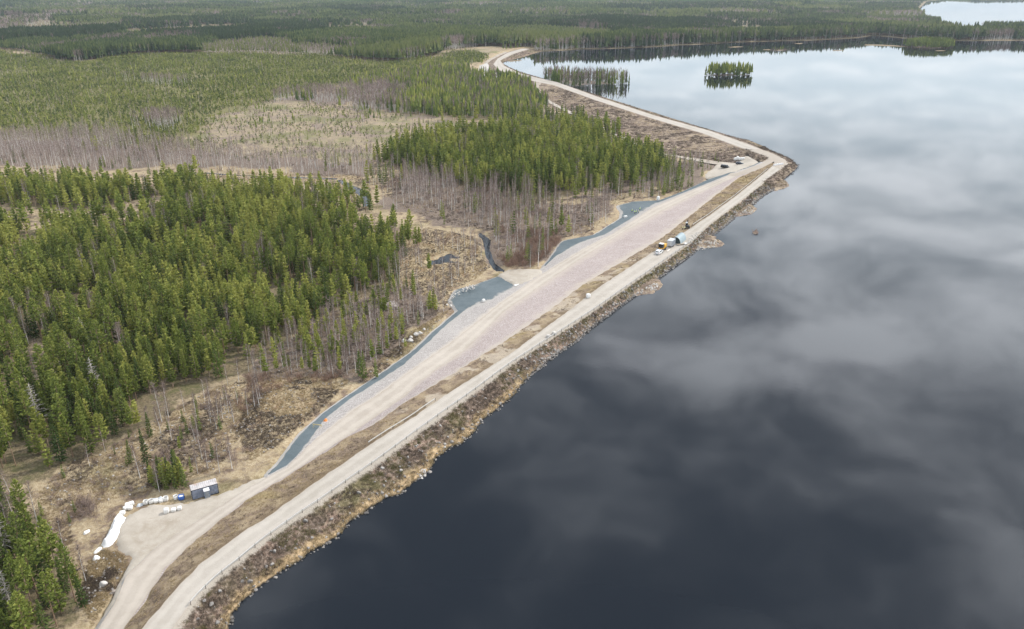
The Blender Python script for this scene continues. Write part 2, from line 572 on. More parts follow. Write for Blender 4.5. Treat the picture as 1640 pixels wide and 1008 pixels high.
PXL['V'] = [(199, 1008, -.5), (231, 966, -.5), (266, 910, -.5), (306, 873, -.5), (359, 830, -.5), (400, 798, -.4), (466, 760, -.1), (518, 726, .2), (560, 699, .6), (597, 682, 1.), (622, 663, 1.2), (673, 630, 1.5), (735, 593, 1.7), (787, 560, 1.7), (820, 539, 1.7), (876, 500, 1.7), (934, 456, 1.7), (995, 420, 1.7), (1062, 380, 1.7), (1105, 346, 1.7), (1150, 310, 2.0), (1184, 284, 2.3), (1221, 269, 2.8), (1240, 259, 2.95), (1249, 252, 3)]
PXL['T'] = [(197, 1008, -.6), (229, 966, -.6), (264, 910, -.6), (304, 873, -.6), (357, 830, -.6), (398, 798, -.6), (464, 759, -.6), (514, 726, -.6), (555, 700, -.6), (596, 671, -.6), (648, 635, -.6), (673, 610, -.6), (746, 560, -.6), (806, 500, -.6), (861, 462, -.6), (928, 416, -.6), (995, 374, -.5), (1062, 337, 0), (1129, 305, .8), (1178, 283, 2.), (1219, 267, 2.75), (1239, 257, 2.95), (1248, 250, 3)]
PXL['S'] = [(157, 1008, -.9), (186, 961, -.9), (202, 923, -.9), (255, 873, -.9), (311, 838, -.9), (372, 798, -.9), (425, 766, -.9), (461, 747, -.9), (488, 720, -.9), (508, 702, -.9), (565, 658, -.9), (606, 632, -.9), (648, 601, -.9), (725, 547, -.9), (800, 487, -.9), (861, 444, -.9), (922, 407, -.9), (983, 374, -.7), (1044, 334, -.3), (1105, 307, .5), (1178, 277, 1.9), (1210, 267, 2.6), (1230, 257, 2.95), (1240, 249, 3)]
PXL['D'] = [(155, 1008, -1.), (184, 961, -1.), (200, 923, -1.), (253, 873, -1.), (309, 838, -1.), (370, 797, -1.), (424, 764, -1.), (461, 745, -1.), (488, 717, -1.), (505, 693, -1.2), (521, 671, -1.3), (560, 640, -1.3), (606, 611, -1.3), (648, 583, -1.3), (684, 550, -1.3), (717, 519, -1.3), (748, 495, -1.3), (787, 480, -1.3), (822, 460, -1.3), (867, 432, -1.3), (891, 410, -1.3), (931, 388, -1.2), (971, 375, -1.1), (1013, 349, -1.), (1044, 329, -.9), (1105, 305, 0.1), (1160, 283, 1.3), (1178, 275.5, 1.8), (1209, 265, 2.6), (1229, 255, 2.95), (1239, 247, 3)]
PXL['E'] = [(153, 1008, -1.1), (182, 961, -1.1), (198, 923, -1.1), (251, 873, -1.1), (307, 838, -1.1), (368, 797, -1.1), (422, 764, -1.1), (432, 757, -1.2), (449, 738, -1.3), (477, 699, -1.4), (516, 663, -1.4), (555, 635, -1.4), (606, 601, -1.4), (658, 565, -1.4), (691, 534, -1.4), (733, 498, -1.4), (720, 481, -1.4), (730, 464, -1.4), (761, 456, -1.4), (796, 443, -1.4), (808, 450, -1.4), (820, 455, -1.4), (866, 431, -1.4), (880, 416, -1.4), (896, 391, -1.3), (903, 385, -1.3), (952, 376, -1.3), (995, 349, -1.2), (997, 340, -1.2), (990, 329, -1.2), (1013, 323, -1.2), (1056, 321, -.9), (1093, 307, -.2), (1135, 287, .8), (1176, 274.5, 1.8), (1208, 264, 2.6), (1228, 254, 2.95), (1238, 246, 3)]
Aq = P(250, 1000, 0); Bq = P(1242, 268, 0)
AX = np.array((Bq - Aq)[:2]); AX /= np.linalg.norm(AX)
PX_ = np.array([AX[1], -AX[0]])          # to the lake side


def line_fn(pts, back=70.0, ahead=0.0):
    w_ = Pa(pts)
    first = w_[0] + (w_[0] - w_[1]) / np.linalg.norm((w_[0] - w_[1])[:2]) * back
    first[2] = w_[0, 2]
    w_ = np.vstack([first, w_])
    s = w_[:, :2] @ AX
    n_ = w_[:, :2] @ PX_
    s = np.maximum.accumulate(s + np.arange(len(s)) * 1e-3)
    return s, n_, w_[:, 2]


LN = {k: line_fn(v) for k, v in PXL.items()}
s_lo = max(LN[k][0][0] for k in LN) + 1
s_hi = P(1240, 262, 3)[0] * AX[0] + P(1240, 262, 3)[1] * AX[1]
st = [s_lo]
while st[-1] < s_hi:
    st.append(st[-1] + 0.45 + 0.0022 * max(0, st[-1] - 60))
ST = np.array(st)
RAG = {'W': .5, 'R': .22, 'L': .3, 'V': .5, 'T': .28, 'S': .3, 'D': .22, 'E': .28, 'O': .5}


def stations(k, hi=None, extra=0.0, zadd=0.0):
    s, n_, z = LN[k]
    n = np.interp(ST, s, n_) + extra
    n = n + (fbm(ST / 2.2, ST * 0 + ord(k[0]) * 7.7, ord(k[0]), 4) - .5) * 2 * RAG[k]
    zz = np.interp(ST, s, z) + zadd
    return np.column_stack([ST[:, None] * AX[None] + n[:, None] * PX_[None], zz])


LS = {k: stations(k) for k in LN}
nomE, nomD, nomS = (np.interp(ST, LN[k][0], LN[k][1]) for k in 'EDS')
thin = (nomD - nomE) < .75
LS['E'][thin] = LS['D'][thin]
thin2 = (nomS - nomE) < 1.0
for k in 'ED': LS[k][thin2] = LS['S'][thin2] - np.array([PX_[0], PX_[1], 0]) * .04
LS['O'] = LS['E'] - np.array([PX_[0], PX_[1], 0]) * 1.6
LS['O'][:, 2] = np.minimum(LS['E'][:, 2] - .9, LAND_Z - .6) + 0.0
# keep the order across the section
order = ['O', 'E', 'D', 'S', 'T', 'V', 'L', 'R']
for a_, b_ in zip(order[:-1], order[1:]):
    na = LS[a_][:, :2] @ PX_; nb_ = LS[b_][:, :2] @ PX_
    fix = np.maximum(nb_, na + .02)
    LS[b_][:, :2] += (fix - nb_)[:, None] * PX_[None]
bank_n = int(np.searchsorted(ST, P(1233, 296, 1.5)[0] * AX[0] + P(1233, 296, 1.5)[1] * AX[1]))
Wst = LS['W'].copy()
fixw = np.maximum(Wst[:, :2] @ PX_, LS['R'][:, :2] @ PX_ + 2.5) - Wst[:, :2] @ PX_
Wst[:, :2] += fixw[:, None] * PX_[None]
Wout = Wst.copy(); Wout[:, 2] = -1.0; Wout[:, :2] += 1.6 * PX_[None]
spx = ST - ST[0]
reed = np.clip(1.0 - sstep(95, 125, ST - (Aq[0] * AX[0] + Aq[1] * AX[1])), 0, 1)
scrape = sstep(60, 80, ST - (Aq[0] * AX[0] + Aq[1] * AX[1])) * (1 - sstep(200, 240, ST - (Aq[0] * AX[0] + Aq[1] * AX[1])))
nB = bank_n + 1


def structure(o, label, cat):
    return tag(o, label, cat, None, 'structure')


# the bank runs from the water's edge up to the road, and on below the water
Wm = Wst * .45 + LS['R'] * .55
Wm[:, 2] = 2.1
o = loft('lake_bank', np.where(True, Wout, 0)[:nB], Wst[:nB], 2, M['bank'], (.1, .12), attrs={'reed': reed[:nB]})
at = o.data.attributes['across'].data
z0 = np.zeros(len(o.data.vertices), np.float32)
at.foreach_set('value', z0)
low = o
o2 = loft('lake_bank', Wst[:nB], LS['R'][:nB], 14, M['bank'], (.14, .03), .30, attrs={'reed': reed[:nB]})
bmj = bmesh.new(); bmj.from_mesh(o2.data); bmj.from_mesh(low.data)
bmj.to_mesh(o2.data); bmj.free()
bpy.data.objects.remove(low)
for p_ in o2.data.polygons: p_.use_smooth = True
structure(o2, 'rocky heather bank between the upper gravel road and the lake', 'bank')
structure(loft('upper_road', LS['R'], LS['L'], 8, M['road'], (.03, .03), .03), 'pale upper gravel road along the dam crest', 'road')
structure(loft('grass_verge', LS['V'], LS['L'], 10, M['verge'], (.05, .03), .22, {'scrape': scrape}), 'strip of dry brown grass between the two gravel roads', 'verge')
structure(loft('rockfill_slope', LS['T'], LS['V'], 12, M['rock'], (.03, .05), .12, freq=1.0), 'pink crushed rock slope on the dry side of the dam', 'slope')
structure(loft('lower_road', LS['S'], LS['T'], 8, M['track'], (.03, .03), .03), 'sandy lower track along the rockfill slope', 'road')
structure(loft('gravel_shoulder', LS['D'], LS['S'], 8, M['shoulder'], (.03, .03), .08), 'grey gravel shoulder beside the lower track', 'shoulder')
structure(loft('crushed_stone_strip', LS['E'], LS['D'], 8, M['fabric'], (.04, .03), .05), 'blue grey crushed stone strip at the toe of the dam', 'path')
structure(loft('toe_edge', LS['O'], LS['E'], 3, M['pale'], (.1, .04), .05), 'pale gravel edge at the foot of the dam', 'edge')

# ------------------------------------------------------------------ second dam, running away to the forest
W2 = [(1226, 236, 0), (1200, 225, 0), (1180, 221, 0), (1100, 197, 0), (1040, 178.5, 0), (990, 163, 0), (950, 150.5, 0), (925, 143, 0), (890, 132.5, 0), (862, 123.6, 0), (835, 116, 0), (815, 108, 0), (805, 102, 0), (807, 98, 0), (825, 95, 0), (842, 91, 0), (853, 87, 0), (868, 83, 0)]
R2 = [(1216, 238, 3), (1136, 209.5, 3), (1045, 184.5, 3), (953, 154.2, 3), (892, 131.5, 3), (862, 125, 3), (831, 117.6, 3), (807, 105.5, 3), (801, 97, 3), (819, 86.5, 3), (845, 78.5, 3)]
L2 = [(1197, 241, 3), (1124, 213.5, 3), (1045, 190.5, 3), (953, 160.5, 3), (886, 136.5, 3), (856, 131, 3), (825, 123, 3), (798, 112, 3), (790, 103, 3), (797, 94, 3), (813, 84.6, 3), (838, 77.5, 3)]
B2 = [(1195, 251, 1.2), (1181, 262, -.4), (1151, 259.5, -1.2), (1105, 252.5, -1.3), (1050, 244.5, -1.3), (1015, 228, -1.3), (981, 210, -1.3), (953, 198, -1.3), (923, 183, -1.3), (898, 171, -1.3), (871, 156, -1.3), (862, 147, -1.2), (858, 137, 1.5), (845, 131, -.5), (810, 121, -.5), (788, 114.4, -.5), (782, 107, -.5), (788, 98, 0), (803, 88.6, .5), (825, 80.4, 1)]


def yline(pts, Y, rag=0, seed=1):
    w_ = Pa(pts)
    y_ = np.maximum.accumulate(w_[:, 1] + np.arange(len(w_)) * 1e-3)
    x_ = np.interp(Y, y_, w_[:, 0])
    z_ = np.interp(Y, y_, w_[:, 2])
    if rag:
        x_ = x_ + (fbm(Y / 4, Y * 0 + seed * 3.3, seed, 3) - .5) * 2 * rag
    return np.column_stack([x_, Y, z_])


y_a = P(1205, 240, 3)[1]; y_b = P(842, 78.2, 3)[1]
Y2 = np.linspace(y_a, y_b, 620)
w2, r2, l2, b2 = yline(W2, Y2, .7, 2), yline(R2, Y2, .3, 3), yline(L2, Y2, .3, 4), yline(B2, Y2, .4, 5)
w2[:, 0] = np.maximum(w2[:, 0], r2[:, 0] + 1.5)
l2[:, 0] = np.minimum(l2[:, 0], r2[:, 0] - 2.0)
b2[:, 0] = np.minimum(b2[:, 0], l2[:, 0] - 1.0)
w2o = w2.copy(); w2o[:, 0] += 2; w2o[:, 2] = -1
ones2 = np.ones(len(Y2))
structure(loft('far_bank', np.where(True, w2, 0), r2, 6, M['bank'], (.1, .03), .25, attrs={'reed': ones2 * .3}), 'low heather bank between the far crest road and the lake', 'bank')
structure(loft('far_bank_foot', w2o, w2, 1, M['bank'], (.0, .1), 0, attrs={'reed': ones2 * .3}), 'wet stony foot of the far dam bank at the waterline', 'bank')
structure(loft('far_road', r2, l2, 4, M['road'], (.03, .03), .03), 'gravel crest road curving away to the forest', 'road')
structure(loft('far_slope', l2, b2, 16, M['slope'], (.03, .06), .5, freq=.5), 'brown heather slope below the far crest road', 'slope')
c2 = b2.copy(); c2[:, 0] -= 4.2; c2[:, 2] = b2[:, 2] - .05
i1 = int(np.searchsorted(Y2, P(862, 147, -1.2)[1]))
structure(loft('toe_path', b2[:i1], c2[:i1], 4, M['track'], (.05, .05), .03), 'narrow sandy path along the foot of the far slope', 'path')
t2 = c2.copy(); t2[:, 0] -= 3; t2[:, 2] = np.minimum(c2[:, 2] - 1.2, LAND_Z - .6)
structure(loft('toe_path_edge', c2[:i1], t2[:i1], 2, M['slope'], (.05, .1), .1), 'grassy edge of the sandy path beside the forest', 'edge')
c3 = b2[i1:].copy(); c3[:, 0] -= 9; c3[:, 2] -= 2.2
structure(loft('far_slope_foot', b2[i1:], c3, 4, M['slope'], (.05, .1), .2), 'heather ground at the foot of the far curve', 'slope')

E0 = [l2[3] + np.array([.5, 0, 0]), l2[3] * .5 + b2[3] * .5 + np.array([0, 0, .05]), b2[3]]
structure(sheet('slope_end', np.vstack([E0, Pa([(1105, 252.5, -1.3), (1151, 259.5, -1.2), (1181, 262, -.35), (1190, 253, .7), (1199, 245, 2.2), (1207, 241, 2.9)])]), M['slope'], 1.6, .2, lift=.05, jit=.3), 'brown heather slope ending at the parking yard', 'slope')
structure(sheet('toe_path', np.vstack([[b2[3]], Pa([(1105, 252.5, -1.2), (1151, 259.5, -1.1), (1181, 262, -.2), (1184, 267, -.2), (1150, 264.5, -1.1), (1104, 257, -1.2)]), [c2[3]]]), M['track'], 1.2, .2, lift=.12), 'sandy path running into the parking yard', 'path')
# junction, yards, headland and spits
structure(sheet('junction_gravel', Pa([(1178, 283, 2.0), (1165, 281, 1.6), (1195, 262, 1.5), (1213, 262, 2.4), (1226, 258, 2.9), (1230, 253, 3.), (1221, 249, 3.), (1200, 241.5, 3.), (1216, 238, 3.), (1240, 247, 3.0), (1256, 255, 3.), (1263, 262, 3.), (1250, 272, 3), (1239, 266, 3), (1240, 259, 3), (1221, 269, 2.85), (1200, 277, 2.5)]), M['road'], 1.6, .3, lift=.14, drop=-.05), 'gravel junction where the dam roads meet at the bend', 'road')
structure(sheet('parking_yard', Pa([(1178, 277, 1.7), (1150, 284, .1), (1132, 286, -1.1), (1126, 279, -1.5), (1143, 268, -1.3), (1151, 259, -1.), (1181, 263, -.2), (1188, 252, .8), (1197, 249, 1.4), (1212, 257, 2.2), (1216, 261, 2.5), (1206, 266, 2.4)]), M['yard'], 1.6, .4, lift=.22, drop=.3), 'grey gravel parking yard inside the bend of the dam', 'yard')
structure(sheet('heather_patch', Pa([(1194, 240, 2.9), (1212, 246, 3.), (1228, 252, 3.), (1229, 256, 2.9), (1222, 260, 2.5), (1208, 255, 2.), (1196, 247, 1.6)]), M['slope'], 1.3, .4, lift=.35, drop=.1, jit=.25), 'dark heather patch inside the road bend', 'verge')
structure(sheet('headland_bank', Pa([(1222, 292, 2.95), (1248, 273.5, 3), (1263, 262.5, 3), (1256, 254.5, 3), (1240, 246.5, 3.0), (1214, 237.6, 2.95), (1224, 233.6, -.8), (1242, 244.3, -.8), (1265, 252, -.8), (1281, 260, -.8), (1287.5, 270, -.8), (1274, 277.5, -.8), (1259, 292, -.8), (1246, 303.5, -.8), (1238, 306, -.8)]), M['slope'], 1.3, .5, jit=.35), 'brown heather headland at the bend of the dam', 'bank')
spit_px = [
    ([(1010, 459), (1030, 448), (1047, 440), (1062, 434), (1060, 440), (1050, 449), (1057, 455), (1057, 460), (1044, 467.5), (1028, 470), (1013, 472), (1004, 478), (998, 474)], 'pale stony spit with yellow grass below the road'),
    ([(1098, 398), (1108, 388), (1125, 379), (1140, 382), (1152, 391), (1150, 395), (1141, 397), (1120, 398), (1106, 402), (1095, 408)], 'rocky spit beside the grey tunnel tent'),
    ([(1178, 340), (1188, 331), (1200, 329), (1209, 336.5), (1203, 342), (1190, 344.5), (1180, 347)], 'small stony spit between two bays of the dam bank'),
    ([(1240, 296), (1248, 291), (1258, 291), (1262, 298.5), (1252, 302), (1242, 305)], 'grassy spit near the headland'),
]
M['spit'] = veg_ground('spit_ground', 'slope')
for sp_, lb in spit_px:
    q = Pa(sp_, 0.0)
    q[:, :2] = q[:, :2].mean(0) + (q[:, :2] - q[:, :2].mean(0)) * 1.4
    q[:, 2] = -.12
    structure(sheet('stony_spit', q, M['spit'], 1.0, .3, bulge=1.1, jit=.2), lb, 'spit')


# yard by the container, sand fan and far yard lie on the land
yard_px = [(202, 827), (222, 814), (245, 804), (265, 806), (304, 802), (349, 792), (400, 768), (432, 759), (434, 768), (376, 810), (318, 852), (264, 890), (222, 940), (196, 985), (160, 1040), (150, 1030), (168, 975), (196, 925), (207, 895), (184, 880), (187, 843)]
YARD = Pa(yard_px, LAND_Z + .25)
structure(sheet('storage_yard', YARD, M['yard'], 1.0, .5, lift=.18, drop=.55, jit=.04), 'grey brown gravel storage yard with the container and bags', 'yard')
FAN = Pa([(797, 441), (812, 431), (840, 430.5), (868, 431), (872, 440), (850, 452), (824, 460), (815, 452), (806, 449)], LAND_Z + .3)
structure(sheet('sand_fan', FAN, M['yard'], 1.2, .4, lift=.25, drop=.5), 'sandy gravel pad at the end of the stream', 'yard')
FYARD = Pa([(757, 109), (780, 100), (786, 107), (789, 114), (803, 119), (812, 124), (800, 127), (775, 128), (760, 124)], -.1)
structure(sheet('far_yard', FYARD, M['pale'], 4, 1., lift=.3, drop=.6), 'pale gravel yard by the forest at the far end of the dam', 'yard')
FTR = Pa([(780, 101), (788, 95), (800, 88.5), (813, 83), (811, 82), (797, 87), (784, 93.5), (775, 99.5)], .6)
structure(sheet('far_track', FTR, M['track'], 4, .6, lift=.5, drop=.9), 'sandy track climbing beside the far crest road', 'path')
SIDE = Pa([(855, 131, 3), (868, 133.5, 3), (864, 138, 1.5), (866, 147, -.8), (875, 157, -1.2), (868, 158, -1.2), (859, 148, -.8), (856, 139, 1.2)])
structure(sheet('side_road', SIDE, M['track'], 2, .2, lift=.35, drop=.3), 'short ramp linking the far crest road and the toe path', 'path')

# ------------------------------------------------------------------ land, one fan-shaped sheet reaching past the horizon
LOWZ = -1.5
low_px = [(40, 1300), (150, 1008), (198, 925), (251, 873), (307, 838), (368, 797), (422, 764), (449, 737), (477, 698), (516, 662), (555, 634), (606, 600), (658, 564), (691, 533), (733, 497), (721, 481), (730, 464), (761, 456), (800, 444), (820, 450), (866, 431), (884, 412), (902, 386), (952, 376), (995, 349), (997, 340), (990, 329), (1013, 323), (1056, 321), (1093, 310), (1136, 292), (1134, 283), (1156, 266), (1105, 253.5), (1050, 246), (1015, 231), (979, 214), (950, 202), (920, 187), (895, 175), (866, 160), (853, 146), (852, 140), (840, 134), (806, 124), (780, 116), (776, 106), (786, 96), (801, 87), (824, 79), (846, 77)]
shore_px = [(852, 82), (870, 83), (905, 81.5), (935, 79.5), (960, 79.5), (1000, 78), (1060, 75.5), (1090, 73), (1120, 72), (1180, 68.5), (1250, 66.5), (1300, 65.5), (1360, 62.5), (1380, 61), (1400, 58), (1420, 59.5), (1440, 61.5), (1480, 64), (1520, 66), (1640, 65.5), (1900, 64.5)]
Q = np.vstack([Pa(low_px, LOWZ), Pa(shore_px, 0.0), [[2600, 1400, 0], [2600, -400, 0], [-40, -400, 0]]])
lake2_px = [(1466, 20), (1486, 27), (1506, 33), (1511, 42), (1530, 45), (1560, 46.5), (1640, 45.5), (1900, 46), (2300, 44), (2300, -6), (1900, -4), (1700, -1), (1570, 0), (1520, -2), (1484, 3)]
Q2 = Pa(lake2_px, 0.0)
STREAMS = [
    Pa([(538, 287), (552, 289), (566, 298), (584, 305), (593, 312), (592, 330), (581, 332), (581, 317), (567, 306), (552, 298)], -1.9),
    Pa([(769, 372), (778, 378), (786, 384), (784, 400), (792, 420), (808, 432), (806, 436), (792, 432), (780, 414), (776, 398), (774, 386), (764, 375)], -1.9),
    Pa([(683, 421), (692, 416), (699, 416.5), (706, 411), (714, 409), (718, 406), (724, 406.5), (728, 410), (737, 412), (731, 414.5), (722, 413.5), (717, 416), (724, 418), (735, 417), (738, 419), (726, 421.5), (712, 420), (706, 423), (697, 422), (690, 425)], -1.9),
    Pa([(298, 279), (330, 276), (370, 279), (410, 281.5), (470, 283), (538, 285), (538, 287.5), (470, 285), (410, 283.5), (370, 281), (330, 278)], -1.9),
]


def base_h(x, y):
    d = np.hypot(x, y)
    h = LAND_Z + 2.7 * sstep(650, 1150, y) + (fbm(x / 28, y / 28, 3) - .5) * .9
    h = h + sstep(1700, 3300, d) * (fbm(x / 520 + 3.3, y / 700, 11) - .35) * 26
    return h


def signed(poly, x, y):
    d = dist_poly(poly, x, y)
    return np.where(inside(poly, x, y), -d, d)


ys = [55.0]
while ys[-1] < 7600:
    ys.append(ys[-1] + 0.35 + 0.0056 * ys[-1])
ys = np.array(ys)
ks = np.linspace(-1.35, 1.35, 620)
GX = (ks[None, :] * (ys[:, None] + 10)); GY = np.broadcast_to(ys[:, None], GX.shape)
gx, gy = GX.ravel(), np.ascontiguousarray(GY).ravel()
gz = base_h(gx, gy)
sdq = np.full(gx.shape, 500.0)
near = (gy < 2500)
sdq[near] = signed(Q, gx[near], gy[near])
fall = np.where(gy > 800, 14.0, 2.2)
kk = sstep(-1, 1, sdq / fall)
gz = gz * kk + (-4.0) * (1 - kk)
far_m = (gy > 1500) & (gx > 200)
sd2 = np.full(gx.shape, 900.0)
sd2[far_m] = signed(Q2, gx[far_m], gy[far_m])
k2 = sstep(-30, 40, sd2)
gz = np.where(sd2 < 400, (np.minimum(gz, 3.0) * sstep(60, 400, 460 - sd2) + gz * (1 - sstep(60, 400, 460 - sd2))), gz)
gz = gz * k2 - 4 * (1 - k2)
nearm = gy < 520
for S_ in STREAMS:
    sds = np.full(gx.shape, 99.0)
    sds[nearm] = signed(S_, gx[nearm], gy[nearm])
    gz = gz - 1.5 * (1 - sstep(-1.0, 1.0, sds)) * nearm
gz = gz + nearm * (fbm(gx / 3.2, gy / 3.2, 21) - .5) * .55 * sstep(1, 4, sdq)

# ------------------------------------------------------------------ vegetation plan: world outlines of the stands
RG = {}


def reg(name, pts, z=LAND_Z):
    RG[name] = Pa(pts, z)
    return RG[name]


reg('pine_main', [(-420, 290), (60, 295), (160, 294), (250, 297), (300, 316), (400, 320), (460, 316), (520, 333), (570, 352), (606, 368), (614, 402), (640, 452), (600, 472), (534, 499), (490, 529), (440, 551), (390, 602), (353, 613), (315, 631), (289, 645), (255, 668), (230, 678), (168, 721), (116, 734), (60, 774), (0, 782), (-80, 850), (-420, 900)])
reg('slit', [(-200, 332), (60, 334), (145, 333), (215, 322), (268, 308), (264, 330), (212, 352), (150, 366), (60, 370), (-200, 370)])
reg('gap_a', [(52, 553), (76, 552), (84, 590), (66, 618), (50, 600)])
reg('gap_b', [(195, 350), (260, 330), (280, 345), (200, 385), (150, 400), (140, 385)])
reg('pine_low', [(-300, 800), (26, 800), (75, 850), (100, 900), (143, 966), (118, 987), (80, 1006), (40, 1080), (0, 1160), (-300, 1300)])
reg('brush', [(395, 602), (440, 552), (492, 531), (535, 500), (602, 472), (640, 455), (690, 482), (712, 498), (655, 527), (645, 548), (602, 582), (570, 606), (545, 600), (430, 606)])
reg('marsh', [(612, 402), (640, 372), (690, 366), (760, 380), (778, 400), (785, 428), (760, 448), (728, 462), (712, 492), (690, 480), (642, 452)])
reg('marsh_pines', [(640, 398), (660, 386), (700, 384), (724, 392), (712, 403), (660, 406)])
reg('birch_mid', [(592, 292), (640, 264), (720, 290), (800, 312), (900, 320), (1000, 306), (1004, 318), (985, 330), (978, 345), (940, 374), (900, 383), (878, 410), (862, 426), (812, 428), (792, 410), (790, 384), (765, 368), (720, 360), (650, 337)])
reg('red_brush', [(800, 392), (850, 372), (900, 378), (884, 400), (862, 427), (815, 429), (795, 412)])
reg('spruce_mid', [(600, 264), (660, 250), (705, 236), (830, 213), (900, 212), (955, 220), (1000, 238), (1050, 251), (1062, 258), (1015, 288), (930, 309), (860, 318), (800, 309), (720, 290), (650, 270)])
reg('young_mix', [(1012, 290), (1060, 259), (1130, 262), (1136, 270), (1118, 282), (1095, 300), (1045, 315), (1000, 318)])
reg('birch_back', [(440, 163), (500, 150), (600, 143), (655, 158), (642, 181), (560, 168), (470, 164)])
reg('mix_back', [(560, 138), (700, 116), (752, 119), (762, 128), (800, 129), (845, 138), (856, 153), (880, 179), (935, 204), (960, 217), (900, 202), (830, 194), (740, 193), (642, 181), (655, 156)])
reg('birch_band', [(-420, 230), (0, 226), (100, 222), (200, 227), (300, 240), (330, 250), (400, 256), (480, 257), (560, 258), (600, 258), (575, 279), (490, 277), (400, 280), (300, 274), (260, 269), (60, 268), (-420, 266)])
reg('plant', [(-420, 92), (0, 84), (46, 88), (90, 99), (124, 102), (180, 93), (258, 88), (413, 87), (503, 91), (601, 101), (642, 102), (689, 94), (740, 84), (770, 84), (785, 90), (770, 100), (752, 106), (745, 114), (700, 112), (560, 134), (500, 142), (440, 156), (420, 164), (375, 172), (330, 190), (310, 212), (330, 226), (300, 232), (200, 226), (100, 220), (-420, 228)], 0)
reg('birch_clump', [(212, 209), (250, 211), (300, 202), (302, 196), (250, 200), (210, 201)])
reg('birch_clump_far', [(213, 130), (250, 135), (284, 139), (284, 136), (250, 131), (213, 126)], 0)
reg('clear', [(300, 232), (312, 212), (335, 192), (385, 172), (440, 156), (470, 165), (560, 170), (642, 183), (740, 195), (830, 196), (880, 205), (830, 212), (705, 235), (660, 249), (600, 258), (560, 257), (480, 256), (400, 255), (330, 250)])
reg('meadow', [(290, 276), (575, 279), (592, 292), (600, 330), (575, 340), (520, 303), (460, 288), (400, 291), (300, 286)])
reg('grass_near', [(430, 606), (545, 601), (560, 612), (520, 650), (440, 720), (400, 740), (380, 690), (395, 640)])
far_low = [(-500, 86), (0, 79), (46, 84), (90, 96), (124, 99.5), (180, 91), (258, 86), (413, 85), (503, 89), (601, 98.5), (642, 99.5), (689, 91), (722, 80), (745, 77), (790, 74), (812, 77), (846, 76)]
far_poly = far_low + [(853, 81.4), (870, 82), (905, 80.6), (960, 78.6), (1060, 74.6), (1120, 71), (1180, 67.5), (1300, 64.6), (1370, 61.2), (1400, 57), (1440, 60.4), (1520, 65), (1640, 64.5), (1900, 63.5), (1900, 46.6), (1640, 46.6), (1560, 47.2), (1525, 46), (1508, 43), (1503, 34), (1480, 28), (1462, 21), (1480, 3), (1520, -2.2), (1570, -0.4), (1900, -5), (2300, -7), (2300, -9), (-700, -9)]
reg('far', far_poly, 1.0)
reg('far_strip', [(640, 100), (700, 92), (770, 78), (815, 78), (800, 84), (750, 84), (690, 96)], 1)
reg('far_clear', [(112, 5), (120, 2), (165, 4), (168, 8), (140, 10.5), (118, 9)], 1)
reg('far_clear2', [(-300, 18), (-300, 14), (20, 15), (26, 18), (0, 21)], 1)
gfw = sstep(190, 420, np.hypot(gx, gy))
wx = (fbm(gx / 7, gy / 7, 61) - .5) * 9 + (fbm(gx / 34, gy / 34, 63) - .5) * 46 * gfw; wy = (fbm(gx / 7, gy / 7, 62) - .5) * 9 + (fbm(gx / 34, gy / 34, 64) - .5) * 54 * gfw


def cov(names, grow=1.0):
    r = np.zeros(gx.shape)
    for n_ in names:
        r = np.maximum(r, inside(RG[n_], gx + wx, gy + wy).astype(float))
    return r


c_for = cov(['pine_main', 'pine_low', 'spruce_mid', 'mix_back', 'far'])
c_for *= 1 - cov(['slit', 'gap_a', 'gap_b', 'far_clear', 'far_clear2', 'far_strip'])
c_bir = cov(['birch_band', 'birch_mid', 'birch_back', 'brush', 'young_mix'])
c_clr = cov(['clear', 'far_clear', 'far_clear2', 'far_strip'])
c_pla = cov(['plant'])
c_str = cov(['meadow', 'marsh', 'grass_near', 'gap_a']) * .8
shore_edge = (np.abs(sdq) < 5) & (gy > 1000)
c_str = np.maximum(c_str, shore_edge * 1.0)
c_for = np.where(shore_edge, 0, c_for)
R_, C_ = GX.shape
idx = np.arange(R_ * C_).reshape(R_, C_)
Fq = np.stack([idx[:-1, :-1], idx[:-1, 1:], idx[1:, 1:], idx[1:, :-1]], -1).reshape(-1, 4)
me = np_mesh('ground', np.column_stack([gx, gy, gz]), Fq, M['land'], True,
             attrs={'cover_forest': ('POINT', c_for), 'cover_birch': ('POINT', c_bir), 'cover_clear': ('POINT', c_clr), 'cover_plant': ('POINT', c_pla), 'cover_straw': ('POINT', c_str)})
structure(link(bpy.data.objects.new('ground', me)), 'dry heath, clearcuts and forest floor west of the lake', 'ground')

# ------------------------------------------------------------------ water
m, t, b = mat_new('lake_water')
p = t.pos()
h = t.math('ADD', t.noise(p, .9, 3, .5), t.math('MULTIPLY', t.noise(p, .11, 2, .5), 2.0))
b.inputs['Base Color'].default_value = (.007, .010, .015, 1)
b.inputs['Roughness'].default_value = .02
b.inputs['IOR'].default_value = 1.333
bump(t, b, t.math('ADD', h, t.math('MULTIPLY', t.noise(p, 3.5, 2, .5), .3)), .010, .25)
M['water'] = m


def water_poly(name, pts, z, label):
    bm = bmesh.new()
    vs = [bm.verts.new((p_[0], p_[1], z)) for p_ in pts]
    f = bm.faces.new(vs)
    if f.normal.z < 0:
        f.normal_flip()
    f.normal_update()
    bmesh.ops.triangulate(bm, faces=[f])
    for f in bm.faces:
        f.normal_update()
        if f.normal.z < 0:
            f.normal_flip()
    me_ = bpy.data.meshes.new(name)
    bm.to_mesh(me_); bm.free()
    me_.materials.append(M['water'])
    return structure(link(bpy.data.objects.new(name, me_)), label, 'water')


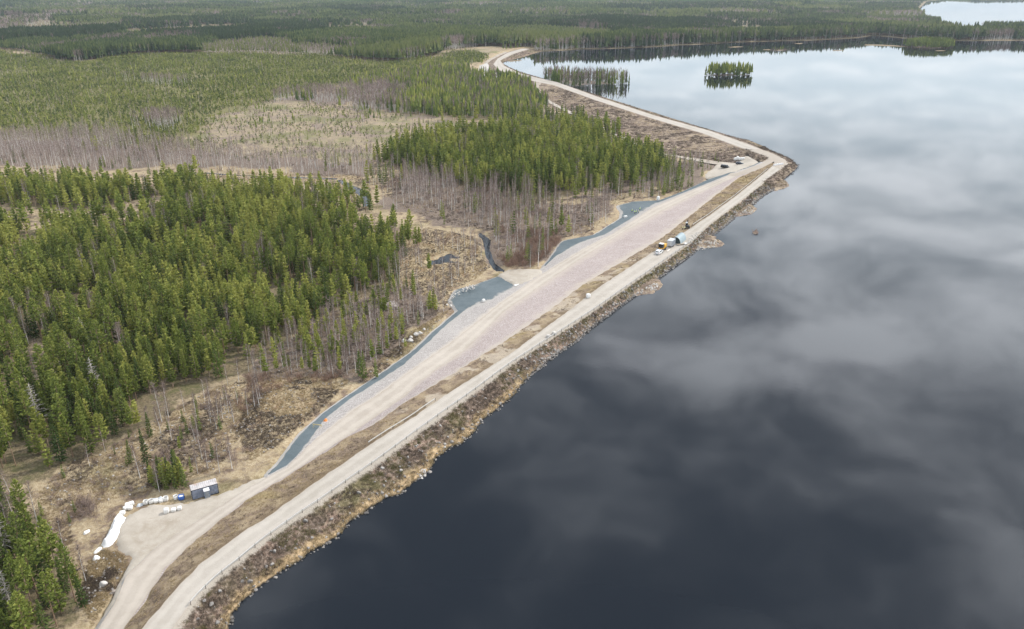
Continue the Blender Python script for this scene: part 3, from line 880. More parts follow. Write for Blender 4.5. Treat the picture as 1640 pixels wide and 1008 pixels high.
mid1 = (LS['R'] * .7 + Wst * .3)[::6]
mid2 = (r2 * .6 + w2 * .4)[::10]
far_s = Pa([(p_[0], p_[1] - 1.1) for p_ in shore_px], 0.0)
LAKE = np.vstack([mid1[:, :2], mid2[:, :2], far_s[:, :2], [[2600, 1430], [2600, -400], [60, -400]]])
water_poly('lake_water', LAKE, 0.0, 'still dark lake mirroring the clouds')
water_poly('far_lake_water', [(p_[0], p_[1]) for p_ in Q2], 0.0, 'bright second lake beyond the wooded strip')
for i, S_ in enumerate(STREAMS):
    c_ = S_[:, :2].mean(0)
    d_ = S_[:, :2] - c_
    g_ = c_ + d_ * (1 + 1.0 / (np.linalg.norm(d_, axis=1, keepdims=True) + 1e-6))
    # the water sheet is set just under the surrounding ground, in its dug bed
    water_poly('stream_water', g_, -2.12, ['narrow pool of the stream among the pines', 'dark stream running to the foot of the dam', 'dark marsh pool among straw and birches', 'thin ditch along the straw meadow'][i])
# ------------------------------------------------------------------ man-made things
from mathutils.bvhtree import BVHTree
_v, _f = [], []
for o_ in list(COL.objects):
    if o_.type == 'MESH' and o_.get('kind') == 'structure' and 'water' not in o_.name:
        if o_.name == 'ground':
            keep = (gy < 900) & (np.abs(gx) < 450)
            nv = np.cumsum(keep) - 1
            b0 = len(_v)
            _v.extend(np.column_stack([gx, gy, gz])[keep].tolist())
            fk = Fq[keep[Fq].all(1)]
            _f.extend((nv[fk] + b0).tolist())
        else:
            b0 = len(_v)
            _v.extend([tuple(v.co) for v in o_.data.vertices])
            _f.extend([[i + b0 for i in p_.vertices] for p_ in o_.data.polygons])
BVH = BVHTree.FromPolygons(_v, _f)


def gz_at(x, y):
    h_ = BVH.ray_cast(Vector((x, y, 60)), Vector((0, 0, -1)))
    return h_[0].z if h_[0] else 0.0


def ground_pt(px, py, z=LAND_Z):
    for _ in range(4):
        p_ = P(px, py, z)
        z = gz_at(p_.x, p_.y)
    p_ = P(px, py, z)
    return Vector((p_.x, p_.y, gz_at(p_.x, p_.y)))


AXA = math.atan2(AX[1], AX[0])          # heading of the dam
M['white_bag'] = simple('white_woven_bag', (.74, .73, .71), .8, 0, .06, 2.0, (.52, .49, .44))
M['tarp'] = simple('white_tarpaulin', (.80, .80, .80), .55, 0, .05, .8)
M['blue_bag'] = simple('blue_woven_bag', (.045, .13, .42), .7, 0, .2, 2)
M['grey_fill'] = simple('grey_gravel_fill', (.26, .25, .24), .95, 0, .3, 8)
M['container_blue'] = simple('weathered_blue_steel', (.24, .27, .345), .6, .0, .25, 1.2, (.33, .34, .38))
M['rusty_roof'] = simple('rusty_steel', (.44, .415, .415), .8, .0, .15, .9, (.36, .25, .20))
M['steel_dark'] = simple('dark_steel', (.035, .036, .04), .5, .4)
M['grey_blue'] = simple('grey_blue_plastic', (.17, .21, .27), .5)
M['white_plastic'] = simple('white_plastic', (.76, .76, .76), .45)
M['galv'] = simple('galvanised_steel', (.50, .49, .47), .5, .0, .12)
M['post'] = simple('weathered_post', (.17, .15, .13), .8)
M['tyre'] = simple('tyre_rubber', (.018, .018, .018), .9)
M['rim'] = simple('grey_rim', (.35, .35, .36), .4, .6)
M['glass'] = simple('dark_glass', (.012, .014, .017), .08, 0, .05)
M['white_paint'] = simple('white_car_paint', (.78, .78, .78), .25, 0, .03, 1)
M['black_paint'] = simple('black_car_paint', (.012, .012, .014), .22, 0, .1, 1)
M['navy_paint'] = simple('dark_blue_car_paint', (.02, .024, .04), .22, 0, .1, 1)
M['lamp_red'] = simple('red_lamp', (.35, .02, .015), .3)
M['lamp_clear'] = simple('clear_lamp', (.6, .6, .58), .2)
M['yellow_paint'] = simple('yellow_machine_paint', (.68, .36, .028), .4, 0, .12, 1.5, (.40, .22, .05))
M['light_grey'] = simple('light_grey_panel', (.50, .53, .56), .5, .1, .06)
M['mid_grey'] = simple('grey_panel', (.24, .26, .29), .5, .1, .1)
M['tent'] = simple('pale_blue_grey_cover', (.30, .37, .40), .6, 0, .08, .8)
M['dark_green'] = simple('dark_green_canvas', (.035, .055, .055), .8)
M['orange'] = simple('orange_plastic', (.65, .20, .03), .6)
M['yellow_wood'] = simple('pale_yellow_painted_wood', (.58, .47, .24), .7)
M['wood'] = simple('pale_planks', (.42, .35, .27), .85)
M['darkwood'] = simple('dark_log', (.035, .026, .022), .9)
M['concrete'] = simple('pale_concrete', (.66, .64, .60), .85)
M['hivis'] = simple('hi_vis_yellow', (.42, .66, .14), .7)
M['hivis_w'] = simple('pale_hi_vis', (.72, .74, .42), .7)
M['trouser'] = simple('dark_work_trousers', (.03, .035, .045), .85)
M['skin'] = simple('skin', (.48, .31, .23), .6)
M['helmet'] = simple('white_helmet', (.75, .75, .72), .4)


def rock_mat(name, a, b_):
    m, t, b = mat_new(name)
    oc = t.new('ShaderNodeNewGeometry').outputs['Position']
    oi = t.new('ShaderNodeObjectInfo').outputs['Random']
    c = t.mix(t.ramp(t.noise(oc, 1.6, 6, .7), .3, .7), a, b_)
    c = t.mix(t.math('MULTIPLY', t.ramp(t.noise(oc, .9, 4, .6), .55, .75), .4), c, (.12, .12, .09))
    c = t.mix(t.math('MULTIPLY', oi, .25), c, (.5, .47, .43))
    t.put(b.inputs['Base Color'], c)
    b.inputs['Roughness'].default_value = .92
    bump(t, b, t.noise(oc, 6, 4, .7), .5, .08)
    return m


M['boulder'] = rock_mat('pale_granite', (.40, .37, .34), (.62, .59, .56))
M['boulder_br'] = rock_mat('brown_granite', (.22, .18, .16), (.40, .34, .30))


def boulder(name, label, px, py, s, mat, seed, sq=(1, .8, .7), z=LAND_Z, group=None):
    bm = bmesh.new()
    bmesh.ops.create_icosphere(bm, subdivisions=3, radius=.5)
    rr = random.Random(seed)
    pl = [(Vector((rr.gauss(0, 1), rr.gauss(0, 1), rr.gauss(0, .8))).normalized(), rr.uniform(.30, .44)) for _ in range(11)]
    for v in bm.verts:
        for n_, d_ in pl:                # planes cut broken faces
            e_ = v.co.dot(n_) - d_
            if e_ > 0: v.co -= n_ * e_ * .9
        v.co = Vector((v.co.x * sq[0], v.co.y * sq[1], v.co.z * sq[2])) * s * 1.2
        v.co.z += s * sq[2] * .22
    o = bm_obj(name, bm, mat)
    g_ = ground_pt(px, py, z)
    o.location = g_
    o.rotation_euler = (0, 0, rr.uniform(0, 6))
    return tag(o, label, 'boulder', group)


for i, (px, py, s, lb) in enumerate([
        (647, 547, 1.5, 'round pale boulder at the left end of the row by the blue stone strip'),
        (657.5, 547, 1.9, 'broad pale boulder lying lowest in the row by the blue stone strip'),
        (658.5, 541.5, 1.2, 'small pale boulder behind the broad one in the row'),
        (667, 537.5, 1.8, 'white angular boulder in the middle of the row by the strip'),
        (673, 535, 1.5, 'white boulder touching the angular one on its far side'),
        (679.5, 528.5, 1.1, 'small grey boulder at the far end of the row'),
        (722, 491.5, 1.3, 'white boulder at the corner of the wide blue stone patch'),
        (716, 489, .9, 'smaller boulder beside the white one at the patch corner')]):
    boulder('boulder', lb, px, py, s, M['boulder'], 100 + i)
boulder('boulder', 'large brown boulder alone among birch brush and pines', 627, 494, 5.2, M['boulder_br'], 120, (1, .8, .55))
boulder('boulder', 'lone pale boulder on the heath below the gravel yard', 165, 938, 1.5, M['boulder'], 121)
boulder('boulder', 'small brownish stone beside the track near the lower corner', 183, 950, .9, M['boulder_br'], 122)
boulder('boulder', 'white boulder on the bank crest nearer the guard rail', 878, 540, 1.5, M['boulder'], 123, z=2.5)
boulder('boulder', 'second white boulder on the bank crest just beyond the first', 888, 535.5, 1.7, M['boulder'], 124, z=2.5)
boulder('boulder', 'flat white stone lying on the heath left of the tarpaulin', 139, 853, 1.3, M['white_bag'], 125, (1.1, .7, .4))


def ring_loft(bm, rings, close_top=False, close_bottom=False):
    vs = [[bm.verts.new(p_) for p_ in r] for r in rings]
    n = len(vs[0])
    for a, b in zip(vs[:-1], vs[1:]):
        for k in range(n):
            bm.faces.new((a[k], a[(k + 1) % n], b[(k + 1) % n], b[k]))
    if close_bottom: bm.faces.new(list(reversed(vs[0])))
    if close_top: bm.faces.new(vs[-1])
    return vs


def squircle(w_, h_, z, n=20, e=.35, rng=None, wob=0):
    out_ = []
    for k in range(n):
        a = 2 * math.pi * k / n
        c, s = math.cos(a), math.sin(a)
        x = math.copysign(abs(c) ** e, c) * w_ / 2; y = math.copysign(abs(s) ** e, s) * h_ / 2
        f = 1 + (rng.uniform(-wob, wob) if rng else 0)
        out_.append((x * f, y * f, z + (rng.uniform(-wob, wob) * .5 if rng else 0)))
    return out_


def make_bag(root, mat, fill, seed, H=.95, closed=False):
    rng = random.Random(seed)
    bm = bmesh.new()
    prof = [(.80, 0), (.96, .12), (1.06, .35), (1.05, .65), (.98, .9), (.95, 1.0)]
    rings = [squircle(w_, w_, z * H, 20, .5, rng, .03) for w_, z in prof]
    if closed:
        rings += [squircle(.7, .7, H * 1.06, 20, .6, rng, .05), squircle(.2, .2, H * 1.14, 20, .7, rng, .1)]
        ring_loft(bm, rings, True, True)
    else:
        rings += [squircle(.86, .86, H * 1.0, 20, .5, rng, .02), squircle(.82, .82, H * .72, 20, .5, rng, .02)]
        ring_loft(bm, rings, False, True)
    b_ = bm_obj('bag_body', bm, mat, root, True)
    if not closed:
        bm = bmesh.new()
        ring_loft(bm, [squircle(.84, .84, H * .74, 20, .5), squircle(.5, .5, H * .82, 20, .6, rng, .05), squircle(.1, .1, H * .86, 20, .6, rng, .05)], True)
        bm_obj('fill', bm, fill, root, True)
    return root


def copy_thing(src, label, loc, rz=0, sc=1.0, group=None):
    r_ = src.copy(); COL.objects.link(r_)
    r_.location = loc; r_.rotation_euler = (0, 0, rz); r_.scale = (sc, sc, sc) if not isinstance(sc, tuple) else sc
    if r_.name.startswith('big_bag') and loc.y < 180: r_.scale = r_.scale * .86
    r_['label'] = label
    if group: r_['group'] = group
    for ch in list(src.children):
        c_ = ch.copy(); COL.objects.link(c_); c_.parent = r_
        for g_ in list(ch.children):
            d_ = g_.copy(); COL.objects.link(d_); d_.parent = c_
    return r_


GB = 'big bags around the storage yard'
proto_open = make_bag(thing('big_bag', 'open white bag at the right end of the bag row by the yard', 'bag', ground_pt(266, 802), .2, GB), M['white_bag'], M['grey_fill'], 1)
proto_closed = make_bag(thing('big_bag', 'largest white sack standing on the yard, left of three', 'bag', ground_pt(267, 821.5), .4, GB), M['white_bag'], M['grey_fill'], 2, 1.0, True)
proto_closed.scale = (1.02, 1.02, 1.02)
for px, py, lb, op, sc, rz in [
        (278.5, 819, 'middle white sack of the three on the yard', False, (1.15, .95, .75), .1),
        (288, 816.5, 'right-hand white sack of the three on the yard', False, (1., .95, .85), .3),
        (258.5, 804.3, 'white bag second from the right end of the bag row', False, (1, 1, .8), .2),
        (250.5, 805, 'white bag third from the right end of the bag row', False, (1.1, 1, .8), .4),
        (242.5, 806, 'open white bag in the middle of the bag row', True, 1.1, .5),
        (234, 807.5, 'open white bag next to the flat grey sheet in the row', True, 1.1, .1),
        (282, 799.5, 'open white bag leaning on the blue bag by the container', True, 1.1, .7),
        (196.5, 824, 'round white bag between the long tarpaulin and the bag heap', False, (1.3, 1.1, .8), .2),
        (202, 816, 'crumpled white bag at the near end of the bag heap', False, (1.2, 1.1, .8), .9),
        (205, 811.5, 'white bag at the back of the bag heap', False, (1.2, 1.2, .9), .3),
        (211, 809, 'white bag at the top right of the bag heap', False, (1.2, 1.1, .85), .6),
        (209, 815.5, 'white bag in front of the bag heap', False, (1.1, 1.2, .8), .1)]:
    copy_thing(proto_open if op else proto_closed, lb, ground_pt(px, py), rz, sc, GB)
bb = thing('big_bag', 'bright blue open bag with white lining beside the container', 'bag', ground_pt(291, 799.5), .3, GB)
make_bag(bb, M['blue_bag'], M['white_bag'], 5)
bb.scale = (1.2, 1.2, 1.0)
for px, py, lb, sc in [(1177.5, 257, 'white sack at the left end of the row in the parking yard', (1.7, 1.4, 1.5)), (1181, 256.6, 'tall white sack second in the parking yard row', (1.4, 1.4, 2.0)), (1184.3, 257.2, 'white sack in the middle of the parking yard row', (1.5, 1.4, 1.6)),
                       (1187.5, 256.6, 'white sack fourth in the parking yard row', (1.5, 1.4, 1.5)), (1190.5, 256, 'small white sack at the right end of the parking yard row', (1.2, 1.2, 1.4))]:
    copy_thing(proto_closed, lb, ground_pt(px, py, 0), .3, sc, 'white sacks in the parking yard')
for px, py, lb, sc, z in [(942, 477, 'single white sack standing on the upper gravel road', 1.3, 3), (774.5, 484, 'small white sack on the wide blue stone patch', 1.0, -1), (1054, 321.5, 'tall white sack at the far edge of the second blue stone patch', (1.3, 1.3, 2.), -1),
                          (1000.3, 349, 'left of two small white sacks on the narrow blue stone strip', .9, -1), (1002.6, 348.7, 'right of two small white sacks on the narrow blue stone strip', .9, -1)]:
    copy_thing(proto_closed, lb, ground_pt(px, py, z), .5, sc, 'single white sacks along the dam')


def heap(name, label, cat, pts, mat, bulge, seed, rag=.15, sp=.3):
    q = Pa(pts, LAND_Z + .1)
    for r_ in q:
        r_[2] = gz_at(r_[0], r_[1]) + .02
    o = sheet(name, q, mat, sp, rag, bulge=bulge, drop=.12, jit=.1)
    for v in o.data.vertices:
        g_ = gz_at(v.co.x, v.co.y)
        if v.co.z > g_ + .1:
            v.co.z += (float(vnoise(v.co.x / .75, v.co.y / .75, seed + 50)) - .5) * .75 * min(1, (v.co.z - g_) / .6)
    return tag(o, label, cat)


heap('tarpaulin', 'long crumpled white tarpaulin over a heap beside the yard', 'tarpaulin', [(187, 827), (195, 823), (202, 827), (200, 836), (195, 845), (191, 855), (187, 864), (181, 871), (173, 876), (164, 878), (161, 873), (168, 862), (173, 850), (177, 839)], M['tarp'], 1.3, 1)
heap('tarpaulin', 'small white sheet at the lower tip of the long tarpaulin', 'tarpaulin', [(149, 884), (155, 877), (162, 875), (164, 879), (157, 884), (151, 887)], M['tarp'], .5, 2)
heap('tarpaulin', 'separate white sheet lump lying lowest on the straw', 'tarpaulin', [(146, 896), (152, 890), (160, 890), (163, 893), (157, 897), (149, 899)], M['tarp'], .55, 3)
heap('tarpaulin', 'flat grey white sheet at the left end of the bag row', 'tarpaulin', [(216, 811), (221, 805), (229, 803), (231, 806), (224, 810)], M['light_grey'], .35, 4)
heap('tarpaulin', 'long grey sheet behind the white bag row', 'tarpaulin', [(236, 801), (246, 797), (258, 795), (263, 796.5), (262, 799), (248, 801.5), (238, 803.5)], M['light_grey'], .55, 5)

# ---- container
pa, pb = ground_pt(308.8, 801.7), ground_pt(348.3, 791)
yaw = math.atan2(pb.y - pa.y, pb.x - pa.x)
Lc, Wc, Hc = 6.06, 2.44, 2.55
ctr = thing('shipping_container', 'weathered blue-grey shipping container with a rusty roof on the yard', 'container', (pa.x, pa.y, min(pa.z, pb.z) + .02), yaw)
bm = bmesh.new()


def corr_wall(bm, p0, p1, h, z0, depth, n):
    p0, p1 = Vector(p0), Vector(p1)
    d = (p1 - p0); L_ = d.length; d.normalize()
    nrm = Vector((d.y, -d.x, 0))
    offs = []
    for i in range(n):
        s0 = L_ * i / n; st_ = L_ / n
        offs += [(s0, 0), (s0 + st_ * .3, 0), (s0 + st_ * .45, -depth), (s0 + st_ * .85, -depth)]
    offs.append((L_, 0))
    lo = [bm.verts.new(p0 + d * s + nrm * o_ + Vector((0, 0, z0))) for s, o_ in offs]
    hi = [bm.verts.new(p0 + d * s + nrm * o_ + Vector((0, 0, z0 + h))) for s, o_ in offs]
    for i in range(len(lo) - 1):
        bm.faces.new((lo[i], lo[i + 1], hi[i + 1], hi[i]))


corr_wall(bm, (.1, .02, 0), (Lc - .1, .02, 0), Hc - .3, .16, .09, 18)
corr_wall(bm, (Lc - .02, .1, 0), (Lc - .02, Wc - .1, 0), Hc - .3, .16, .06, 7)
corr_wall(bm, (Lc - .1, Wc - .02, 0), (.1, Wc - .02, 0), Hc - .3, .16, .09, 18)
corr_wall(bm, (.02, Wc - .1, 0), (.02, .1, 0), Hc - .3, .16, .06, 7)
bm_obj('wall', bm, M['container_blue'], ctr)
bm = bmesh.new()
for x in (.06, Lc - .06):
    for y in (.06, Wc - .06):
        add_box(bm, x, y, Hc / 2, .12, .12, Hc, 0, .01)
for y in (.06, Wc - .06):
    add_box(bm, Lc / 2, y, .09, Lc - .25, .11, .15); add_box(bm, Lc / 2, y, Hc - .06, Lc - .25, .11, .115)
for x in (.06, Lc - .06):
    add_box(bm, x, Wc / 2, .09, .11, Wc - .25, .15); add_box(bm, x, Wc / 2, Hc - .06, .11, Wc - .25, .115)
bm_obj('frame', bm, M['steel_dark'], ctr)
bm = bmesh.new()
n = 26
lo = [[bm.verts.new((.02 + (Lc - .04) * i / n, y, Hc + .01 + (.035 if i % 2 else 0))) for i in range(n + 1)] for y in (.02, Wc - .02)]
for i in range(n):
    bm.faces.new((lo[0][i], lo[0][i + 1], lo[1][i + 1], lo[1][i]))
bm_obj('roof', bm, M['rusty_roof'], ctr)
bm = bmesh.new()
for y in (.35, .85, 1.55, 2.05):
    add_rod(bm, (Lc + .03, y, .2), (Lc + .03, y, Hc - .15), .022)
bm_obj('door_bars', bm, M['galv'], ctr)
ctr.scale = (.89, .95, .97)
# ---- portable toilet in front of it
tl = thing('portable_toilet', 'narrow grey portable toilet with a white roof in front of the container', 'toilet', ground_pt(332.6, 797.6), yaw)
bm = bmesh.new(); add_box(bm, 0, 0, 1.05, 1.1, 1.1, 1.95, 0, .04); bm_obj('cabin', bm, M['grey_blue'], tl)
bm = bmesh.new(); add_box(bm, 0, 0, 2.12, 1.2, 1.2, .2, 0, .08); bm_obj('roof', bm, M['white_plastic'], tl, True)
bm = bmesh.new(); add_box(bm, 0, -.565, 1.02, .72, .03, 1.75, 0, .01); dr = bm_obj('door', bm, M['mid_grey'], tl)
bm = bmesh.new(); add_box(bm, .28, -.60, 1.05, .05, .04, .16); bm_obj('handle', bm, M['white_plastic'], dr)
bm = bmesh.new(); add_box(bm, 0, 0, .05, 1.2, 1.2, .09); bm_obj('base', bm, M['steel_dark'], tl)

# ---- guard rails
def guard_rail(label, line, off, s0, s1, gap=4.0):
    m_ = (ST >= s0) & (ST <= s1)
    pts = line[m_] + np.array([PX_[0] * off, PX_[1] * off, 0])
    # steady line
    kx = np.ones(9) / 9
    px_ = np.convolve(np.pad(pts[:, 0], 4, 'edge'), kx, 'valid'); py_ = np.convolve(np.pad(pts[:, 1], 4, 'edge'), kx, 'valid')
    d_ = np.concatenate([[0], np.cumsum(np.hypot(np.diff(px_), np.diff(py_)))])
    root = thing('guard_rail', label, 'guard rail', (px_[0], py_[0], 3.0))
    bm = bmesh.new()
    rings = []
    for i in range(0, len(px_), 3):
        x, y = px_[i] - px_[0], py_[i] - py_[0]
        nx, ny = PX_
        rings.append([(x + nx * a, y + ny * a, z) for a, z in ((-.03, .58), (.0, .64), (-.03, .70), (-.03, .80), (.04, .80), (.06, .69), (.04, .58))])
    ring_loft(bm, rings, True, True)
    bm_obj('rail', bm, M['galv'], root)
    me_ = None
    for dd in np.arange(.2, d_[-1], gap):
        x, y = np.interp(dd, d_, px_) - px_[0], np.interp(dd, d_, py_) - py_[0]
        if me_ is None:
            bm = bmesh.new(); add_box(bm, 0, 0, .36, .10, .10, .98, AXA, .01)
            o = bm_obj('post', bm, M['post'], root); me_ = o.data
        else:
            o = link(bpy.data.objects.new('post', me_), root)
        o.location = (x - off / abs(off) * PX_[0] * -.02, y, 0)
    return root


def s_of(px, py, z=3):
    p_ = P(px, py, z)
    return p_.x * AX[0] + p_.y * AX[1]


guard_rail('long low guard rail on posts along the lake side of the upper road', LS['R'], .12, s_of(300, 975), s_of(1108, 386))
guard_rail('short guard rail between the upper road and the grass verge', LS['L'], -.35, s_of(589, 716), s_of(702, 638))
guard_rail('far guard rail beside the grass verge near the bend', LS['L'], -.35, s_of(1110, 364), s_of(1232, 270))


# ---- vehicles
def wheel(root, x, y, r, w_, name='wheel'):
    bm = bmesh.new(); add_rod(bm, (0, -w_ / 2, 0), (0, w_ / 2, 0), r, r, 18)
    o = bm_obj(name, bm, M['tyre'], root); o.location = (x, y, r)
    bm = bmesh.new(); add_rod(bm, (0, -w_ / 2 - .01, 0), (0, w_ / 2 + .01, 0), r * .6, r * .6, 14)
    bm_obj('rim', bm, M['rim'], o)
    return o


def make_car(name, label, cat, loc, rz, L_, W_, top, belt, paint, wr=.33, glassx=None, side=None, group=None):
    """top: (x, z) roof line from tail to nose; belt: (x, z) shoulder line; the greenhouse tapers inwards"""
    root = thing(name, label, cat, loc, rz, group)
    xs = sorted(set([p_[0] for p_ in top] + [p_[0] for p_ in belt]))
    tx, tz = zip(*top); bx_, bz = zip(*belt)
    bm = bmesh.new(); rings = []
    for x in xs:
        zt = np.interp(x, tx, tz); zb = min(np.interp(x, bx_, bz), zt - .01)
        e = 1 - .10 * (abs(x) / (L_ / 2)) ** 4
        w1 = W_ / 2 * e; w0 = w1 * .95
        hgt = zt - zb
        w2_ = w1 * (.97 - min(.2, hgt * .28))
        rings.append([(x, -w0, .24), (x, -w1, .5), (x, -w1 * .985, zb), (x, -w2_, zt - .04), (x, -w2_ * .8, zt), (x, w2_ * .8, zt), (x, w2_, zt - .04), (x, w1 * .985, zb), (x, w1, .5), (x, w0, .24)])
    ring_loft(bm, rings, True, True)
    bm_obj('body', bm, paint, root)
    # panes sit a few millimetres proud of the body
    x0, x1 = glassx
    for sgn in (-1, 1):
        bm = bmesh.new()
        n_ = 4
        for a_, b_ in zip(np.linspace(x0, x1, n_ + 1)[:-1], np.linspace(x0, x1, n_ + 1)[1:]):
            vs = []
            for x, up in ((a_ + .04, 0), (b_ - .04, 0), (b_ - .04, 1), (a_ + .04, 1)):
                zt = np.interp(x, tx, tz); zb = np.interp(x, bx_, bz)
                e = 1 - .10 * (abs(x) / (L_ / 2)) ** 4
                w1 = W_ / 2 * e * .985; w2_ = W_ / 2 * e * (.97 - min(.2, (zt - zb) * .28))
                f = .12 if not up else .86
                vs.append(bm.verts.new((x, sgn * (w1 + (w2_ - w1) * f + .006), zb + (zt - .04 - zb) * f)))
            bm.faces.new(vs)
        bm_obj('side_window', bm, M['glass'], root)
    for nm, (xa, xb) in side.items():
        bm = bmesh.new()
        vs = []
        for x, f, s in ((xa, .74, -1), (xa, .74, 1), (xb, .66, 1), (xb, .66, -1)):
            zt = np.interp(x, tx, tz)
            vs.append((x, s * W_ / 2 * f, zt))
        d_ = Vector(vs[2]) - Vector(vs[1]); n_ = Vector((-d_.z, 0, d_.x)).normalized()
        if n_.z < 0: n_ = -n_
        bm.faces.new([bm.verts.new(Vector(v) + n_ * .008) for v in vs])
        bm_obj(nm, bm, M['glass'], root)
    for x in (-L_ * .30, L_ * .31):
        for y in (-W_ / 2 + .10, W_ / 2 - .10):
            wheel(root, x, y, wr, .23)
    for s in (-1, 1):
        bm = bmesh.new(); add_box(bm, -L_ / 2 - .005, s * W_ * .36, .82, .05, .2, .26, 0, .01); bm_obj('tail_light', bm, M['lamp_red'], root)
        bm = bmesh.new(); add_box(bm, L_ / 2 - .01, s * W_ * .34, .66, .06, .32, .14, 0, .01); bm_obj('headlight', bm, M['lamp_clear'], root)
        bm = bmesh.new(); add_box(bm, L_ * .16, s * (W_ / 2 + .07), 1.02, .1, .16, .13, 0, .02); bm_obj('mirror', bm, paint, root)
    bm = bmesh.new(); add_box(bm, -L_ / 2 - .02, 0, .45, .06, W_ * .8, .16, 0, .02); add_box(bm, L_ / 2 + .0, 0, .42, .06, W_ * .8, .16, 0, .02)
    bm_obj('bumper', bm, M['steel_dark'], root)
    return root


est_top = [(-2.3, .95), (-2.22, 1.1), (-1.75, 1.50), (-1.2, 1.55), (.2, 1.52), (.45, 1.46), (1.25, .98), (2.0, .86), (2.3, .68)]
est_belt = [(-2.3, .9), (-2.2, .95), (1.25, .90), (2.0, .80), (2.3, .62)]
van_top = [(-2.45, 1.1), (-2.4, 1.85), (-2.2, 1.95), (1.0, 1.95), (1.25, 1.88), (1.85, 1.18), (2.35, 1.0), (2.5, .8)]
van_belt = [(-2.45, 1.05), (-2.4, 1.08), (1.7, 1.1), (2.35, .92), (2.5, .72)]
g_ = ground_pt(1055.5, 406.3, 3)
make_car('parked_car', 'white estate car parked behind the yellow loader on the dam road', 'car', g_, AXA, 4.6, 1.85, est_top, est_belt, M['white_paint'], .34, (-2.0, 1.0), {'rear_window': (-2.18, -1.80), 'windscreen': (1.18, .5)})
g_ = ground_pt(1161, 269.5, -.5)
make_car('parked_van', 'black van parked at the left side of the parking yard', 'van', g_, rad(-40), 5.0, 2.0, van_top, van_belt, M['black_paint'], .35, (-.6, 1.5), {'rear_window': (-2.435, -2.40), 'windscreen': (1.8, 1.28)})
g_ = ground_pt(1184.5, 264, 0)
make_car('parked_car', 'dark blue car parked before the white sacks in the parking yard', 'car', g_, rad(-14), 4.6, 1.85, est_top, est_belt, M['navy_paint'], .34, (-2.0, 1.0), {'rear_window': (-2.18, -1.80), 'windscreen': (1.18, .5)})

# wheel loader
wl = thing('wheel_loader', 'yellow compact loader with a white cab roof on the dam road', 'loader', ground_pt(1060, 401, 3), AXA)
bm = bmesh.new(); add_box(bm, 1.05, 0, 1.3, 2.2, 1.75, 1.25, 0, .16); add_box(bm, -.8, 0, .8, 1.3, 1.6, .5, 0, .06); add_box(bm, .2, 0, .72, 3.2, 1.1, .35, 0, .04); bm_obj('hood', bm, M['yellow_paint'], wl)
bm = bmesh.new(); add_box(bm, -.75, 0, 1.65, 1.25, 1.4, 1.5, 0, .06); cb = bm_obj('cab', bm, M['glass'], wl)
bm = bmesh.new()
for x in (-1.37, -.13):
    for y in (-.7, .7): add_box(bm, x, y, 1.65, .08, .08, 1.5)
bm_obj('cab_frame', bm, M['steel_dark'], wl)
bm = bmesh.new(); add_box(bm, -.75, 0, 2.48, 1.3, 1.45, .14, 0, .05); bm_obj('roof', bm, M['white_plastic'], wl)
bm = bmesh.new()
prof = [(-2.05, .25), (-2.75, .2), (-2.85, .35), (-2.3, .95), (-2.1, 1.0), (-2.2, .85), (-2.55, .4), (-2.05, .36)]
a_ = [bm.verts.new((x, -1.05, z)) for x, z in prof]; b_ = [bm.verts.new((x, 1.05, z)) for x, z in prof]
for i in range(len(prof)): bm.faces.new((a_[i], a_[(i + 1) % 8], b_[(i + 1) % 8], b_[i]))
bm.faces.new(a_); bm.faces.new(list(reversed(b_)))
bm_obj('bucket', bm, M['rusty_roof'], wl)
bm = bmesh.new()
for y in (-.45, .45): add_rod(bm, (-1.3, y, 1.2), (-2.15, y, .6), .09)
bm_obj('lift_arm', bm, M['yellow_paint'], wl)
wl.scale = (1.2, 1.2, 1.2)
for x in (-1.15, 1.15):
    for y in (-.8, .8): wheel(wl, x, y, .52, .42)

# box trailer
bt = thing('box_trailer', 'light grey box trailer between the yellow loader and the tunnel tent', 'trailer', ground_pt(1074.5, 394.5, 3), AXA)
bm = bmesh.new(); add_box(bm, 0, 0, 1.62, 3.9, 2.15, 2.15, 0, .03); bx2 = bm_obj('box', bm, M['mid_grey'], bt)
bm = bmesh.new(); add_box(bm, 0, 0, 2.735, 3.96, 2.2, .07, 0, .02); bm_obj('roof', bm, M['light_grey'], bt)
bm = bmesh.new()
for s in (-.53, .53): add_box(bm, -1.965, s, 1.6, .03, 1.0, 2.0, 0, .01)
bm_obj('rear_door', bm, M['light_grey'], bt)
bm = bmesh.new(); add_box(bm, 0, 0, .48, 3.9, 1.2, .12); add_box(bm, 2.5, 0, .5, 1.3, .12, .12); bm_obj('chassis', bm, M['steel_dark'], bt)
for x in (-.45, .45):
    for y in (-1.0, 1.0): wheel(bt, x, y, .34, .2)

# tunnel tent
tt_ = thing('tunnel_tent', 'pale blue-grey rounded tunnel tent with a dark open end', 'tent', ground_pt(1087, 387, 3), AXA + .05)
bm = bmesh.new(); rings = []
n = 25
for i in range(n):
    x = -3.1 + 6.2 * i / (n - 1)
    r_ = 1.55 + (.05 if i % 3 == 0 else 0)
    rings.append([(x, -math.cos(a) * r_, max(0, math.sin(a)) * r_ * 1.5 - .05) for a in np.linspace(0, math.pi, 15)])
vs = [[bm.verts.new(p_) for p_ in r] for r in rings]
for a_, b_ in zip(vs[:-1], vs[1:]):
    for k in range(14): bm.faces.new((a_[k], a_[k + 1], b_[k + 1], b_[k]))
bm.faces.new(vs[-1])
bm_obj('cover', bm, M['tent'], tt_)
tt_.scale = (1.2, 1.2, 1.2)
bm = bmesh.new()
vs = [bm.verts.new((-2.6, -math.cos(a) * 1.5, math.sin(a) * 2.2 - .02)) for a in np.linspace(0, math.pi, 15)]
